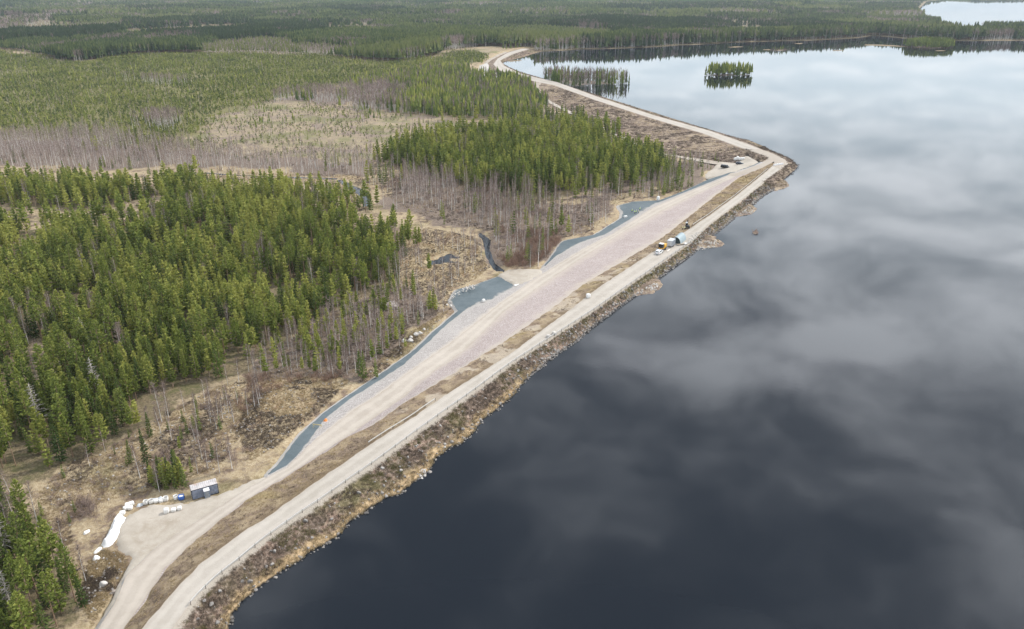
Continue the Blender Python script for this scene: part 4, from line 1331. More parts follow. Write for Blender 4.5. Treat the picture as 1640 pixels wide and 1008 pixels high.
bm.faces.new(vs); bm_obj('inner_curtain', bm, M['dark_green'], tt_)
bm = bmesh.new()
for a in np.linspace(0, math.pi, 15)[:-1]:
    b2_ = a + math.pi / 14
    add_rod(bm, (-3.12, -math.cos(a) * 1.58, math.sin(a) * 2.36), (-3.12, -math.cos(b2_) * 1.58, math.sin(b2_) * 2.36), .05, .05, 6)
bm_obj('hoop', bm, M['galv'], tt_)

# gangway to the water
a3, b3 = ground_pt(1084, 393.5, 2.7), ground_pt(1096.5, 404.5, .3)
gw = thing('gangway', 'pale plank gangway running from the tent down to the lake', 'gangway', a3)
bm = bmesh.new()
d_ = b3 - a3
sd3 = Vector((-d_.y, d_.x, 0)).normalized()
for s in (-.35, .35):
    add_rod(bm, sd3 * s + Vector((0, 0, .35)), d_ + sd3 * s + Vector((0, 0, .3)), .09, .09, 6)
bm_obj('side_beam', bm, M['steel_dark'], gw)
bm = bmesh.new()
for i in range(16):
    c_ = d_ * (i + .5) / 16 + Vector((0, 0, .43))
    add_box(bm, c_.x, c_.y, c_.z, d_.length / 16 * .8, .75, .05, math.atan2(d_.y, d_.x), 0, Matrix.Rotation(-math.atan2(d_.z, math.hypot(d_.x, d_.y)), 4, 'Y'))
bm_obj('tread', bm, M['wood'], gw)
bm = bmesh.new(); add_box(bm, d_.x * 1.02, d_.y * 1.02, d_.z + .45, 1.1, 1.1, .25, .6, .05); bm_obj('float', bm, M['white_plastic'], gw)
o = thing('plank', 'pale board lying on the bank edge below the grey trailer', 'board', ground_pt(1070.5, 401.5, 3), AXA)
bm = bmesh.new(); add_box(bm, 0, 0, .1, 2.6, .5, .08, 0, .01); bm_obj('board', bm, M['concrete'], o)
bm = bmesh.new(); add_box(bm, -.9, 0, .03, .1, .5, .06); add_box(bm, .9, 0, .03, .1, .5, .06); bm_obj('batten', bm, M['wood'], o)

# small tracked excavator
ex = thing('excavator', 'small dark tracked excavator with a raised boom beside two workers', 'excavator', ground_pt(1100.5, 365.8, 3), AXA + .5)
for y in (-.75, .75):
    bm = bmesh.new()
    ring = [(x, z) for x, z in [(-1.2, .1), (-1.35, .32), (-1.2, .58), (1.2, .58), (1.35, .32), (1.2, .1)]]
    a_ = [bm.verts.new((x, y - .2, z)) for x, z in ring]; b_ = [bm.verts.new((x, y + .2, z)) for x, z in ring]
    for i in range(6): bm.faces.new((a_[i], a_[(i + 1) % 6], b_[(i + 1) % 6], b_[i]))
    bm.faces.new(a_); bm.faces.new(list(reversed(b_)))
    bm_obj('track', bm, M['tyre'], ex)
bm = bmesh.new(); add_box(bm, -.35, 0, 1.05, 2.0, 1.6, .75, 0, .12); bm_obj('body', bm, M['steel_dark'], ex)
bm = bmesh.new(); add_box(bm, .1, .35, 1.85, 1.0, .85, 1.1, 0, .06); bm_obj('cab', bm, M['glass'], ex)
bm = bmesh.new(); add_box(bm, .1, .35, 2.44, 1.1, .95, .1, 0, .03); bm_obj('roof', bm, M['light_grey'], ex)
bm = bmesh.new(); add_rod(bm, (.6, -.2, 1.2), (1.0, -.2, 3.6), .13, .1); add_rod(bm, (1.0, -.2, 3.6), (2.5, -.2, 2.4), .1, .08); bm_obj('boom', bm, M['steel_dark'], ex)
bm = bmesh.new(); add_box(bm, 2.65, -.2, 2.1, .5, .6, .55, 0, .08); bm_obj('bucket', bm, M['rusty_roof'], ex)

# concrete blocks across the road at the bend
pr = None
for i, (px, py, lb) in enumerate([(1240.5, 265.6, 'white concrete block at the left end across the bend of the road'), (1243.6, 264.9, 'second white block from the left across the bend'), (1246.6, 264.5, 'white block in the middle of the row at the bend'), (1249.6, 264.1, 'fourth white block from the left across the bend'), (1252.6, 263.7, 'white concrete block at the lake end across the bend')]):
    g_ = ground_pt(px, py, 3)
    if pr is None:
        pr = thing('concrete_block', lb, 'block', g_, rad(12), 'white concrete blocks across the road bend')
        bm = bmesh.new(); add_box(bm, 0, 0, .42, 1.25, .8, .8, 0, .05); bm_obj('block', bm, M['white_plastic'], pr)
        bm = bmesh.new(); add_rod(bm, (-.2, 0, .82), (-.2, 0, .95), .03); add_rod(bm, (.2, 0, .82), (.2, 0, .95), .03); add_rod(bm, (-.2, 0, .95), (.2, 0, .95), .03); bm_obj('lifting_eye', bm, M['steel_dark'], pr)
    else:
        copy_thing(pr, lb, g_, rad(12), (1, 1, 1))

# barrier on the blue strip, orange heap, log, boards
br = thing('road_barrier', 'pale yellow wooden barrier across the blue stone strip', 'barrier', ground_pt(508.5, 685, -1.2), rad(-12))
bm = bmesh.new(); add_box(bm, 0, 0, .82, 2.3, .06, .24, 0, .01); bm_obj('plank', bm, M['yellow_wood'], br)
for x in (-1.0, 1.0):
    bm = bmesh.new(); add_rod(bm, (x, -.4, -.03), (x, 0, .95), .045); add_rod(bm, (x, .4, -.03), (x, 0, .95), .045); bm_obj('trestle', bm, M['yellow_wood'], br)
q_ = ground_pt(521, 675, -1)
o = heap('plastic_net', 'crumpled orange plastic net lying beside the yellow barrier', 'net', [(517.5, 676), (521, 672), (525, 673.5), (523, 677.5)], M['orange'], .5, 9, .1, .25)
lg = thing('log', 'dark charred log lying on straw at the edge of the lower wood', 'log', ground_pt(119, 917), rad(52))
bm = bmesh.new(); add_rod(bm, (-1.2, 0, .18), (1.2, 0, .2), .2, .15, 9); bm_obj('trunk', bm, M['darkwood'], lg)
bm = bmesh.new(); add_rod(bm, (.3, 0, .25), (.7, .25, .55), .05, .02, 6); bm_obj('branch_stub', bm, M['darkwood'], lg)
o = thing('board', 'flat white board at the edge of the wide blue stone patch', 'board', ground_pt(827, 457, -1), AXA)
bm = bmesh.new(); add_box(bm, 0, 0, .16, 2.2, 1.0, .07, 0, .01); bm_obj('panel', bm, M['white_plastic'], o)
bm = bmesh.new(); add_box(bm, -.8, 0, .06, .1, .9, .12); add_box(bm, .8, 0, .06, .1, .9, .12); bm_obj('batten', bm, M['wood'], o)


# ---- workers: one continuous skinned body, clothing as children
def skin_mesh(name, nodes, edges, mat, sub=2):
    me_ = bpy.data.meshes.new(name)
    me_.from_pydata([n_[:3] for n_ in nodes], edges, [])
    o = bpy.data.objects.new(name, me_)
    COL.objects.link(o)
    o.modifiers.new('skin', 'SKIN')
    sv = me_.skin_vertices[0].data
    for i, n_ in enumerate(nodes):
        sv[i].radius = (n_[3], n_[3] if len(n_) < 5 else n_[4])
        sv[i].use_root = (i == 0)
    ss = o.modifiers.new('sub', 'SUBSURF'); ss.levels = sub; ss.render_levels = sub
    dg_ = bpy.context.evaluated_depsgraph_get()
    out_ = bpy.data.meshes.new_from_object(o.evaluated_get(dg_))
    bpy.data.objects.remove(o)
    out_.name = name
    out_.materials.clear(); out_.materials.append(mat)
    for p_ in out_.polygons: p_.use_smooth = True
    return out_


def worker_meshes(bend, armf):
    """standing figure facing +X; bend leans the torso, armf swings the forearms forward"""
    b_ = bend
    pel = (0, 0, .95); ch = (b_ * .35, 0, 1.32); nk = (b_ * .55, 0, 1.50); hd = (b_ * .66 + .02, 0, 1.66)
    N = [(*pel, .14, .12), (b_ * .18, 0, 1.13, .13, .11), (*ch, .16, .115), (*nk, .06), (hd[0], 0, 1.60, .085), (hd[0] + .01, 0, 1.69, .095), (hd[0], 0, 1.76, .06), (hd[0] + .10, 0, 1.655, .02)]
    E = [(0, 1), (1, 2), (2, 3), (3, 4), (4, 5), (5, 6), (4, 7)]
    legs, arms = [], []
    for s in (-1, 1):
        i0 = len(N)
        N += [(0, s * .10, .86, .09), (.03 * s, s * .12, .48, .06), (-.02 + .05 * s, s * .13, .09, .045), (.10 + .05 * s, s * .14, .045, .04)]
        E += [(0, i0), (i0, i0 + 1), (i0 + 1, i0 + 2), (i0 + 2, i0 + 3)]
        legs.append(i0)
        i0 = len(N)
        sh = (ch[0] + .01, s * .20, 1.42); el = (ch[0] - .02 + armf * .12, s * .27, 1.13); wr = (ch[0] + armf * .32, s * .22, 1.0 + armf * .12)
        N += [(*sh, .06), (*el, .045), (*wr, .032), (wr[0] + .05, wr[1], wr[2] - .05, .034, .018)]
        E += [(2, i0), (i0, i0 + 1), (i0 + 1, i0 + 2), (i0 + 2, i0 + 3)]
        pm_ = i0 + 3
        for f in range(4):
            k = len(N)
            y_ = wr[1] + (f - 1.5) * .018
            ln_ = (.062, .074, .070, .052)[f]
            N += [(wr[0] + .085, y_, wr[2] - .085, .010), (wr[0] + .085 + ln_ * .4, y_, wr[2] - .085 - ln_ * .6, .009), (wr[0] + .075 + ln_ * .35, y_, wr[2] - .095 - ln_, .008)]
            E += [(pm_, k), (k, k + 1), (k + 1, k + 2)]
        k = len(N)
        N += [(wr[0] + .05, wr[1] - s * .035, wr[2] - .045, .011), (wr[0] + .085, wr[1] - s * .05, wr[2] - .075, .009)]
        E += [(i0 + 2, k), (k, k + 1)]
        arms.append((sh, el, wr))
    body = skin_mesh('person', N, E, M['skin'])
    JN = [(0, 0, .93, .165, .14), (b_ * .18, 0, 1.13, .155, .135), (*ch, .185, .14), (nk[0] * .96, 0, 1.46, .09)]
    JE = [(0, 1), (1, 2), (2, 3)]
    for sh, el, wr in arms:
        k = len(JN)
        JN += [(*sh, .078), (*el, .062), (*(Vector(el) * .15 + Vector(wr) * .85), .05)]
        JE += [(2, k), (k, k + 1), (k + 1, k + 2)]
    jk = lambda mat: skin_mesh('jacket', JN, JE, mat)
    TN = [(0, 0, .93, .15, .13)]; TE = []
    for s, i0 in zip((-1, 1), legs):
        k = len(TN)
        TN += [(0, s * .10, .84, .105), (.03 * s, s * .12, .48, .078), (-.02 + .05 * s, s * .13, .13, .062)]
        TE += [(0, k), (k, k + 1), (k + 1, k + 2)]
    tr = skin_mesh('trousers', TN, TE, M['trouser'])
    bm = bmesh.new()
    bmesh.ops.create_uvsphere(bm, u_segments=16, v_segments=10, radius=.135, matrix=Matrix.Translation((hd[0] + .005, 0, 1.735)) @ Matrix.Diagonal((1.08, .92, .85, 1)))
    bmesh.ops.delete(bm, geom=[v for v in bm.verts if v.co.z < 1.72], context='VERTS')
    add_box(bm, hd[0] + .14, 0, 1.725, .09, .17, .015, 0, .005)
    hm = bpy.data.meshes.new('helmet'); bm.to_mesh(hm); bm.free(); hm.materials.append(M['helmet'])
    return body, jk(M['hivis']), jk(M['hivis_w']), tr, hm


W_A = worker_meshes(.05, .25); W_B = worker_meshes(.45, .9)
for px, py, rz, pose, pale, lb in [
        (1012.2, 341, 1.2, 0, 0, 'worker in a green-yellow jacket standing leftmost on the blue stone strip'),
        (1016.6, 343, 2.4, 1, 0, 'worker in a bright jacket bending forward on the blue stone strip'),
        (1018.7, 342.3, -.6, 0, 0, 'worker in a bright jacket upright in the middle of the group'),
        (1022.8, 342.2, 2.9, 0, 1, 'worker in a pale jacket at the right of the group on the strip'),
        (1024.2, 338, .5, 1, 0, 'worker at the back of the group, farther up the blue strip'),
        (1092.8, 368.6, .6, 0, 1, 'worker in a pale yellow jacket left of the small excavator'),
        (1096.8, 368.9, 2.2, 1, 1, 'worker leaning forward right beside the small excavator')]:
    W_ = W_B if pose else W_A
    g_ = ground_pt(px, py, -1 if py < 350 else 3)
    pe = tag(link(bpy.data.objects.new('person', W_[0])), lb, 'person', 'road workers in bright jackets')
    pe.location = g_; pe.rotation_euler = (0, 0, rz)
    link(bpy.data.objects.new('jacket', W_[2 if pale else 1]), pe)
    link(bpy.data.objects.new('trousers', W_[3]), pe)
    link(bpy.data.objects.new('helmet', W_[4]), pe)
# ------------------------------------------------------------------ plant materials


def leafy(name, c1, c2, c3, trans=0.33):
    m, t, b = mat_new(name)
    tint = t.attr('tint')
    oi = t.new('ShaderNodeObjectInfo')
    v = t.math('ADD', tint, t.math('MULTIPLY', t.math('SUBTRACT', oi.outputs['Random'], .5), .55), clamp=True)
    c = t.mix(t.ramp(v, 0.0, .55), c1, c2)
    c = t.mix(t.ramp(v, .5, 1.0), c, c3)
    t.put(b.inputs['Base Color'], c)
    b.inputs['Roughness'].default_value = .75
    b.inputs['Specular IOR Level'].default_value = .2
    if trans:
        tr = t.new('ShaderNodeBsdfTranslucent')
        t.put(tr.inputs[0], c)
        mx = t.new('ShaderNodeMixShader')
        mx.inputs[0].default_value = trans
        t.l.new(b.outputs[0], mx.inputs[1]); t.l.new(tr.outputs[0], mx.inputs[2])
        t.l.new(mx.outputs[0], t.n['Material Output'].inputs[0])
    return m


M['pine'] = leafy('pine_needles', (.088, .120, .032), (.215, .262, .056), (.40, .405, .105))
M['spruce'] = leafy('spruce_needles', (.048, .080, .025), (.118, .168, .042), (.25, .285, .075))
M['sapling'] = leafy('sapling_needles', (.075, .10, .028), (.195, .225, .055), (.36, .34, .105))
M['pinebark'] = leafy('pine_bark', (.16, .10, .065), (.28, .19, .13), (.40, .31, .23), 0)
M['birchbark'] = leafy('birch_bark', (.38, .35, .32), (.60, .57, .54), (.75, .72, .68), 0)
M['twig'] = leafy('birch_twigs', (.14, .102, .086), (.225, .168, .145), (.32, .25, .22), 0)
M['redtwig'] = leafy('willow_twigs', (.17, .11, .085), (.27, .175, .13), (.38, .26, .18), 0)
M['deadwood'] = leafy('bleached_wood', (.34, .30, .26), (.46, .42, .38), (.58, .54, .49), 0)
M['straw'] = leafy('dry_grass', (.24, .175, .095), (.40, .31, .18), (.56, .46, .29), .2)
M['heather'] = leafy('heather_twigs', (.050, .042, .028), (.115, .086, .064), (.20, .15, .12), 0)
M['greenheath'] = leafy('evergreen_heather', (.045, .050, .020), (.10, .095, .035), (.18, .155, .065), .1)


class Soup:
    """triangle soup with a material slot and a tint per face"""
    def __init__(s):
        s.t, s.m, s.c = [], [], []

    def tri(s, a, b, c, m, tint):
        s.t.append((a, b, c)); s.m.append(m); s.c.append(tint)

    def blade(s, base, d, L, wdt, m, tint, rng):
        d = np.asarray(d, float)
        d = d / (np.linalg.norm(d) + 1e-9)
        side = np.cross(d, rng.normal(size=3))
        side /= np.linalg.norm(side) + 1e-9
        base = np.asarray(base, float)
        s.tri(base - side * wdt * .5, base + side * wdt * .5, base + d * L, m, tint)

    def leafb(s, base, d, L, wdt, m, tint, rng):
        """two faces: a slim diamond"""
        d = np.asarray(d, float); d = d / (np.linalg.norm(d) + 1e-9)
        side = np.cross(d, rng.normal(size=3)); side /= np.linalg.norm(side) + 1e-9
        base = np.asarray(base, float)
        a = base + d * L * .45 - side * wdt * .5; b = base + d * L * .45 + side * wdt * .5
        s.tri(base, a, b, m, tint); s.tri(a, b, base + d * L, m, tint)

    def tube(s, pts, rads, seg, m, tint, rng):
        pts = [np.asarray(p, float) for p in pts]
        rings = []
        for p_, r in zip(pts, rads):
            rings.append([p_ + np.array([math.cos(2 * math.pi * k / seg) * r, math.sin(2 * math.pi * k / seg) * r, 0]) for k in range(seg)])
        for i in range(len(pts) - 1):
            tt = tint + rng.uniform(-.25, .25)
            for k in range(seg):
                a, b = rings[i][k], rings[i][(k + 1) % seg]
                c, d = rings[i + 1][(k + 1) % seg], rings[i + 1][k]
                s.tri(a, b, c, m, tt); s.tri(a, c, d, m, tt)

    def arr(s):
        return np.array(s.t, np.float32), np.array(s.m, np.int32), np.clip(np.array(s.c, np.float32), 0, 1)


def conifer(seed, H, R, base, W, nb, tufts, blades, size, elev0, elev1, prof, seg, fol=1, trunk_r=.13, asym=.15):
    """whorled conifer; slot 0 bark, slot 1 needles. returns (trunk soup, crown soup)"""
    rng = np.random.default_rng(seed)
    T, K = Soup(), Soup()
    lean = rng.normal(size=2) * .012 * H
    ax = lambda z: np.array([lean[0] * (z / H) ** 2, lean[1] * (z / H) ** 2, z])
    zs = np.linspace(-.3, H * .97, 5 if seg > 3 else 3)
    T.tube([ax(max(z, 0)) * np.array([1, 1, 0]) + np.array([0, 0, z]) for z in zs], [trunk_r * (1.02 - .93 * max(z, 0) / H) for z in zs], seg, 0, .5, rng)
    tree_t = rng.uniform(.35, .65)
    side = rng.uniform(0, 6.28)
    for i in range(W):
        t = i / max(1, W - 1)
        z = H * (base + (0.985 - base) * t)
        r = R * prof(t)
        for k in range(nb):
            a = k * 6.283 / nb + i * 2.4 + rng.normal() * .22
            L = r * rng.uniform(.72, 1.18) * (1 + asym * math.cos(a - side))
            if rng.random() < .07:
                L *= .45
            el = elev0 + (elev1 - elev0) * t + rng.normal() * .13
            d = np.array([math.cos(a) * math.cos(el), math.sin(a) * math.cos(el), math.sin(el)])
            p0 = ax(z) + np.array([0, 0, rng.normal() * H * .008])
            if seg > 3:
                K.blade(p0, d, L * .9, .07, 0, .4, rng)
            for q in range(tufts):
                f = .30 + .70 * (q + rng.random() * .8) / tufts
                pt = p0 + d * L * f
                for b_ in range(blades):
                    dd = d + rng.normal(size=3) * .55 + np.array([0, 0, .25 if elev0 > -.05 else -.12])
                    sz = size * rng.uniform(.7, 1.25) * (1.1 - .35 * t)
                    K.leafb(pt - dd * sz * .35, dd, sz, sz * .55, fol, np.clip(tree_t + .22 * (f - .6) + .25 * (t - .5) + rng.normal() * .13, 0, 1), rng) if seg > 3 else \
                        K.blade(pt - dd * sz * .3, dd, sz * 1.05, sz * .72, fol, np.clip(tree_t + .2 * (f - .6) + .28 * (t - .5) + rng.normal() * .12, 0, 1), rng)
    K.blade(ax(H * .93), (0, 0, 1), H * .08, .28 if seg > 3 else .4, fol, .8, rng)
    return T, K


pine_prof = lambda t: .14 + .86 * (min(1, t / .22) * .45 + .55) * (1 - t) ** .62
spruce_prof = lambda t: .06 + .94 * (1 - t) ** .92 * min(1, .72 + t * 2)


def pine(seed, lod):
    r = np.random.default_rng(seed + 900)
    if lod == 0:
        return conifer(seed, 11, r.uniform(1.3, 2.5), r.uniform(.10, .38), 14, 6, 5, 3, .62, .12, .75, pine_prof, 7)
    return conifer(seed, 11, r.uniform(1.25, 2.4), r.uniform(.12, .38), 8, 6, 2, 2, 1.1, .15, .75, pine_prof, 3, trunk_r=.15)


def tallpine(seed, lod):
    r = np.random.default_rng(seed + 500)
    if lod == 0:
        return conifer(seed, 14, r.uniform(1.9, 2.4), r.uniform(.42, .55), 10, 6, 4, 3, .66, .1, .7, pine_prof, 7, trunk_r=.15)
    return conifer(seed, 14, r.uniform(1.9, 2.4), r.uniform(.44, .56), 7, 6, 2, 2, 1.2, .1, .7, pine_prof, 3, trunk_r=.17)


def spruce(seed, lod):
    r = np.random.default_rng(seed + 300)
    if lod == 0:
        return conifer(seed, 12, r.uniform(1.6, 2.1), r.uniform(.05, .12), 18, 7, 4, 2, .58, -.22, .35, spruce_prof, 7, trunk_r=.14)
    return conifer(seed, 12, r.uniform(1.55, 2.05), r.uniform(.06, .14), 9, 6, 2, 2, .95, -.2, .35, spruce_prof, 3, trunk_r=.15)


def birch(seed, lod, H=12, R=1.5, base=.28):
    rng = np.random.default_rng(seed + 60)
    T, K = Soup(), Soup()
    lean = rng.normal(size=2) * .05 * H
    ax = lambda z: np.array([lean[0] * (z / H) ** 1.6 if z > 0 else 0, lean[1] * (z / H) ** 1.6 if z > 0 else 0, z])
    zs = np.linspace(-.3, H * .96, 6 if lod == 0 else 3)
    tr = .10 if lod == 0 else .10
    T.tube([ax(z) for z in zs], [tr * (1.04 - .9 * max(z, 0) / H) for z in zs], 6 if lod == 0 else 3, 0, .55, rng)
    n = 46 if lod == 0 else 19
    tt = rng.uniform(.3, .7)
    for i in range(n):
        t = (i + rng.random()) / n
        z = H * (base + (.97 - base) * t)
        a = i * 2.4 + rng.normal() * .4
        L = R * (.35 + .65 * math.sin(min(1, (1 - t) * 1.15 + .08) * 1.57)) * rng.uniform(.7, 1.15)
        el = .75 + rng.normal() * .15 + .25 * t
        d = np.array([math.cos(a) * math.cos(el), math.sin(a) * math.cos(el), math.sin(el)])
        p0 = ax(z)
        if lod == 0:
            K.blade(p0, d, L, .055, 1, tt + .1, rng)
            for q in range(9):
                f = rng.uniform(.25, 1)
                dd = d + rng.normal(size=3) * .55
                K.blade(p0 + d * L * f, dd, rng.uniform(.5, 1.1), .050, 1, np.clip(tt + rng.normal() * .2, 0, 1), rng)
        else:
            K.blade(p0, d, L * 1.15, .10, 1, tt, rng)
            for q in range(4):
                f = rng.uniform(.3, 1)
                dd = d + rng.normal(size=3) * .5
                K.blade(p0 + d * L * f, dd, rng.uniform(.7, 1.4), .10, 1, np.clip(tt + rng.normal() * .2, 0, 1), rng)
    return T, K


def bush(seed, lod, H=2.4, R=1.3):
    rng = np.random.default_rng(seed + 70)
    K = Soup()
    n = 34 if lod == 0 else 13
    wd = .035 if lod == 0 else .09
    for i in range(n):
        a = rng.uniform(0, 6.28); el = rng.uniform(.75, 1.45)
        d = np.array([math.cos(a) * math.cos(el), math.sin(a) * math.cos(el), math.sin(el)])
        L = H * rng.uniform(.6, 1.1)
        p0 = np.array([rng.normal() * .25 * R, rng.normal() * .25 * R, -.1])
        K.blade(p0, d, L, wd * 1.4, 0, rng.uniform(.2, .8), rng)
        for q in range(6 if lod == 0 else 3):
            f = rng.uniform(.3, .95)
            K.blade(p0 + d * L * f, d + rng.normal(size=3) * .45, L * rng.uniform(.25, .5), wd, 0, rng.uniform(.2, .9), rng)
    return K, K


def deadtree(seed, H=13):
    rng = np.random.default_rng(seed)
    T, K = Soup(), Soup()
    zs = np.linspace(-.3, H, 7)
    T.tube([(0.02 * z * math.sin(seed), .012 * z, z) for z in zs], [.21 * (1.03 - max(z, 0) / H) + .015 for z in zs], 7, 0, .6, rng)
    for i in range(74):
        t = (i + rng.random()) / 74
        z = H * (.22 + .76 * t)
        a = i * 2.4 + rng.normal() * .3
        L = 2.9 * (1 - t) ** .7 * rng.uniform(.55, 1.1) + .25
        el = rng.normal() * .18 + .05
        d = np.array([math.cos(a) * math.cos(el), math.sin(a) * math.cos(el), math.sin(el)])
        p0 = np.array([0.02 * z * math.sin(seed), .012 * z, z])
        K.blade(p0, d, L, .17, 0, rng.uniform(.3, .9), rng)
        K.blade(p0, d + np.array([0, 0, .04]), L, .17, 0, rng.uniform(.3, .9), rng)
        for q in range(5):
            f = rng.uniform(.3, .95)
            K.blade(p0 + d * L * f, d + rng.normal(size=3) * .5 + np.array([0, 0, .12]), L * rng.uniform(.25, .5), .085, 0, rng.uniform(.3, .8), rng)
    return T, K


def far_conifer(seed, H=13, R=1.7, base=.3, fol=1):
    rng = np.random.default_rng(seed)
    K = Soup()
    tt = rng.uniform(.3, .7)
    a0 = rng.uniform(0, 3)
    for k in range(2):
        d = np.array([math.cos(a0 + k * 1.57), math.sin(a0 + k * 1.57), 0]) * .14
        K.tri(-d, d, np.array([0, 0, H * .9]), 0, .5)
    for i, (z0, z1, r) in enumerate(((base, .68, 1.0), (.48, .86, .8), (.68, 1.0, .52))):
        for k in range(4):
            a = a0 + i * .8 + k * 1.57 + rng.normal() * .2
            rr = R * r * rng.uniform(.75, 1.2)
            p1 = np.array([math.cos(a) * rr, math.sin(a) * rr, H * (z0 + rng.normal() * .03)])
            b = a + 1.45
            p2 = np.array([math.cos(b) * rr, math.sin(b) * rr, H * (z0 + rng.normal() * .03)])
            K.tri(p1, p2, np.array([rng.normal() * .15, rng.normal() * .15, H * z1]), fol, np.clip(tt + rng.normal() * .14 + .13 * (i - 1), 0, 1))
    return K


def far_birch(seed, H=12, R=1.6):
    rng = np.random.default_rng(seed)
    K = Soup()
    a0 = rng.uniform(0, 3)
    for k in range(2):
        d = np.array([math.cos(a0 + k * 1.57), math.sin(a0 + k * 1.57), 0]) * .13
        K.tri(-d, d, np.array([0, 0, H * .85]), 0, .6)
    for i in range(12):
        t = rng.random()
        a = rng.uniform(0, 6.28)
        d = np.array([math.cos(a) * .55, math.sin(a) * .55, 1])
        K.blade((0, 0, H * (.3 + .5 * t)), d, H * .24, .26, 1, rng.uniform(.2, .8), rng)
    return K


def sapling(seed, H=3.2, R=1.1):
    rng = np.random.default_rng(seed)
    K = Soup()
    tt = rng.uniform(.2, .8)
    for i in range(13):
        t = rng.random()
        a = rng.uniform(0, 6.28)
        rr = R * (1 - t) * .8
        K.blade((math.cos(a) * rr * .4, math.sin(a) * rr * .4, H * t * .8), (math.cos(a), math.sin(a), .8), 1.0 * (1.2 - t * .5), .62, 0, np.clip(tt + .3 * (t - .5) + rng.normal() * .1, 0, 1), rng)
    return K


def soup_mesh(name, S, mats):
    t_, m_, c_ = S.arr()
    used = sorted(set(m_.tolist()))
    remap = np.zeros(max(used) + 1, np.int32)
    for i, u in enumerate(used): remap[u] = i
    n = len(t_)
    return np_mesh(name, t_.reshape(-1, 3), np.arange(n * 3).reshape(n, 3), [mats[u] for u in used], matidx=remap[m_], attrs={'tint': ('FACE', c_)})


class Mass:
    """many placed copies of a few templates realised as one mesh"""
    def __init__(s):
        s.T, s.M_, s.C = [], [], []

    def add(s, tmpl, x, y, z, sx, sz, rot, tint):
        """tmpl: list of (tris, mat, tint); the arrays give one entry per copy"""
        if len(x) == 0:
            return
        pick = RNG.integers(0, len(tmpl), len(x))
        for k, (t_, m_, c_) in enumerate(tmpl):
            q = np.where(pick == k)[0]
            if len(q) == 0: continue
            cs, sn = np.cos(rot[q]).astype(np.float32), np.sin(rot[q]).astype(np.float32)
            X = t_[None, :, :, 0] * sx[q, None, None]; Y = t_[None, :, :, 1] * sx[q, None, None]
            o = np.empty((len(q),) + t_.shape, np.float32)
            o[..., 0] = X * cs[:, None, None] - Y * sn[:, None, None] + x[q, None, None]
            o[..., 1] = X * sn[:, None, None] + Y * cs[:, None, None] + y[q, None, None]
            o[..., 2] = t_[None, :, :, 2] * sz[q, None, None] + z[q, None, None]
            s.T.append(o.reshape(-1, 3, 3))
            s.M_.append(np.tile(m_, len(q)))
            s.C.append(np.clip(c_[None] + tint[q, None], 0, 1).ravel())

    def build(s, name, mats, label, cat):
        if not s.T:
            return None
        T = np.concatenate(s.T)
        n = len(T)
        print('MASS', name, n)
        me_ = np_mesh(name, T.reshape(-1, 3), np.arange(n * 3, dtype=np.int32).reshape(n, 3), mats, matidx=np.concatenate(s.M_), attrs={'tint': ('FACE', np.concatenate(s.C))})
        return tag(link(bpy.data.objects.new(name, me_)), label, cat, None, 'stuff')


def both(pair):
    a, b = Soup(), None
    T, K = pair
    if T is K:
        return T.arr()
    a.t, a.m, a.c = T.t + K.t, T.m + K.m, T.c + K.c
    return a.arr()


# ------------------------------------------------------------------ scatter: x, y, z, height, tint for each kind
PLACED = {k: [] for k in ('pine', 'tallpine', 'spruce', 'birch', 'thinbirch', 'bush', 'redbush', 'sapling')}
avoid = [YARD, FAN]


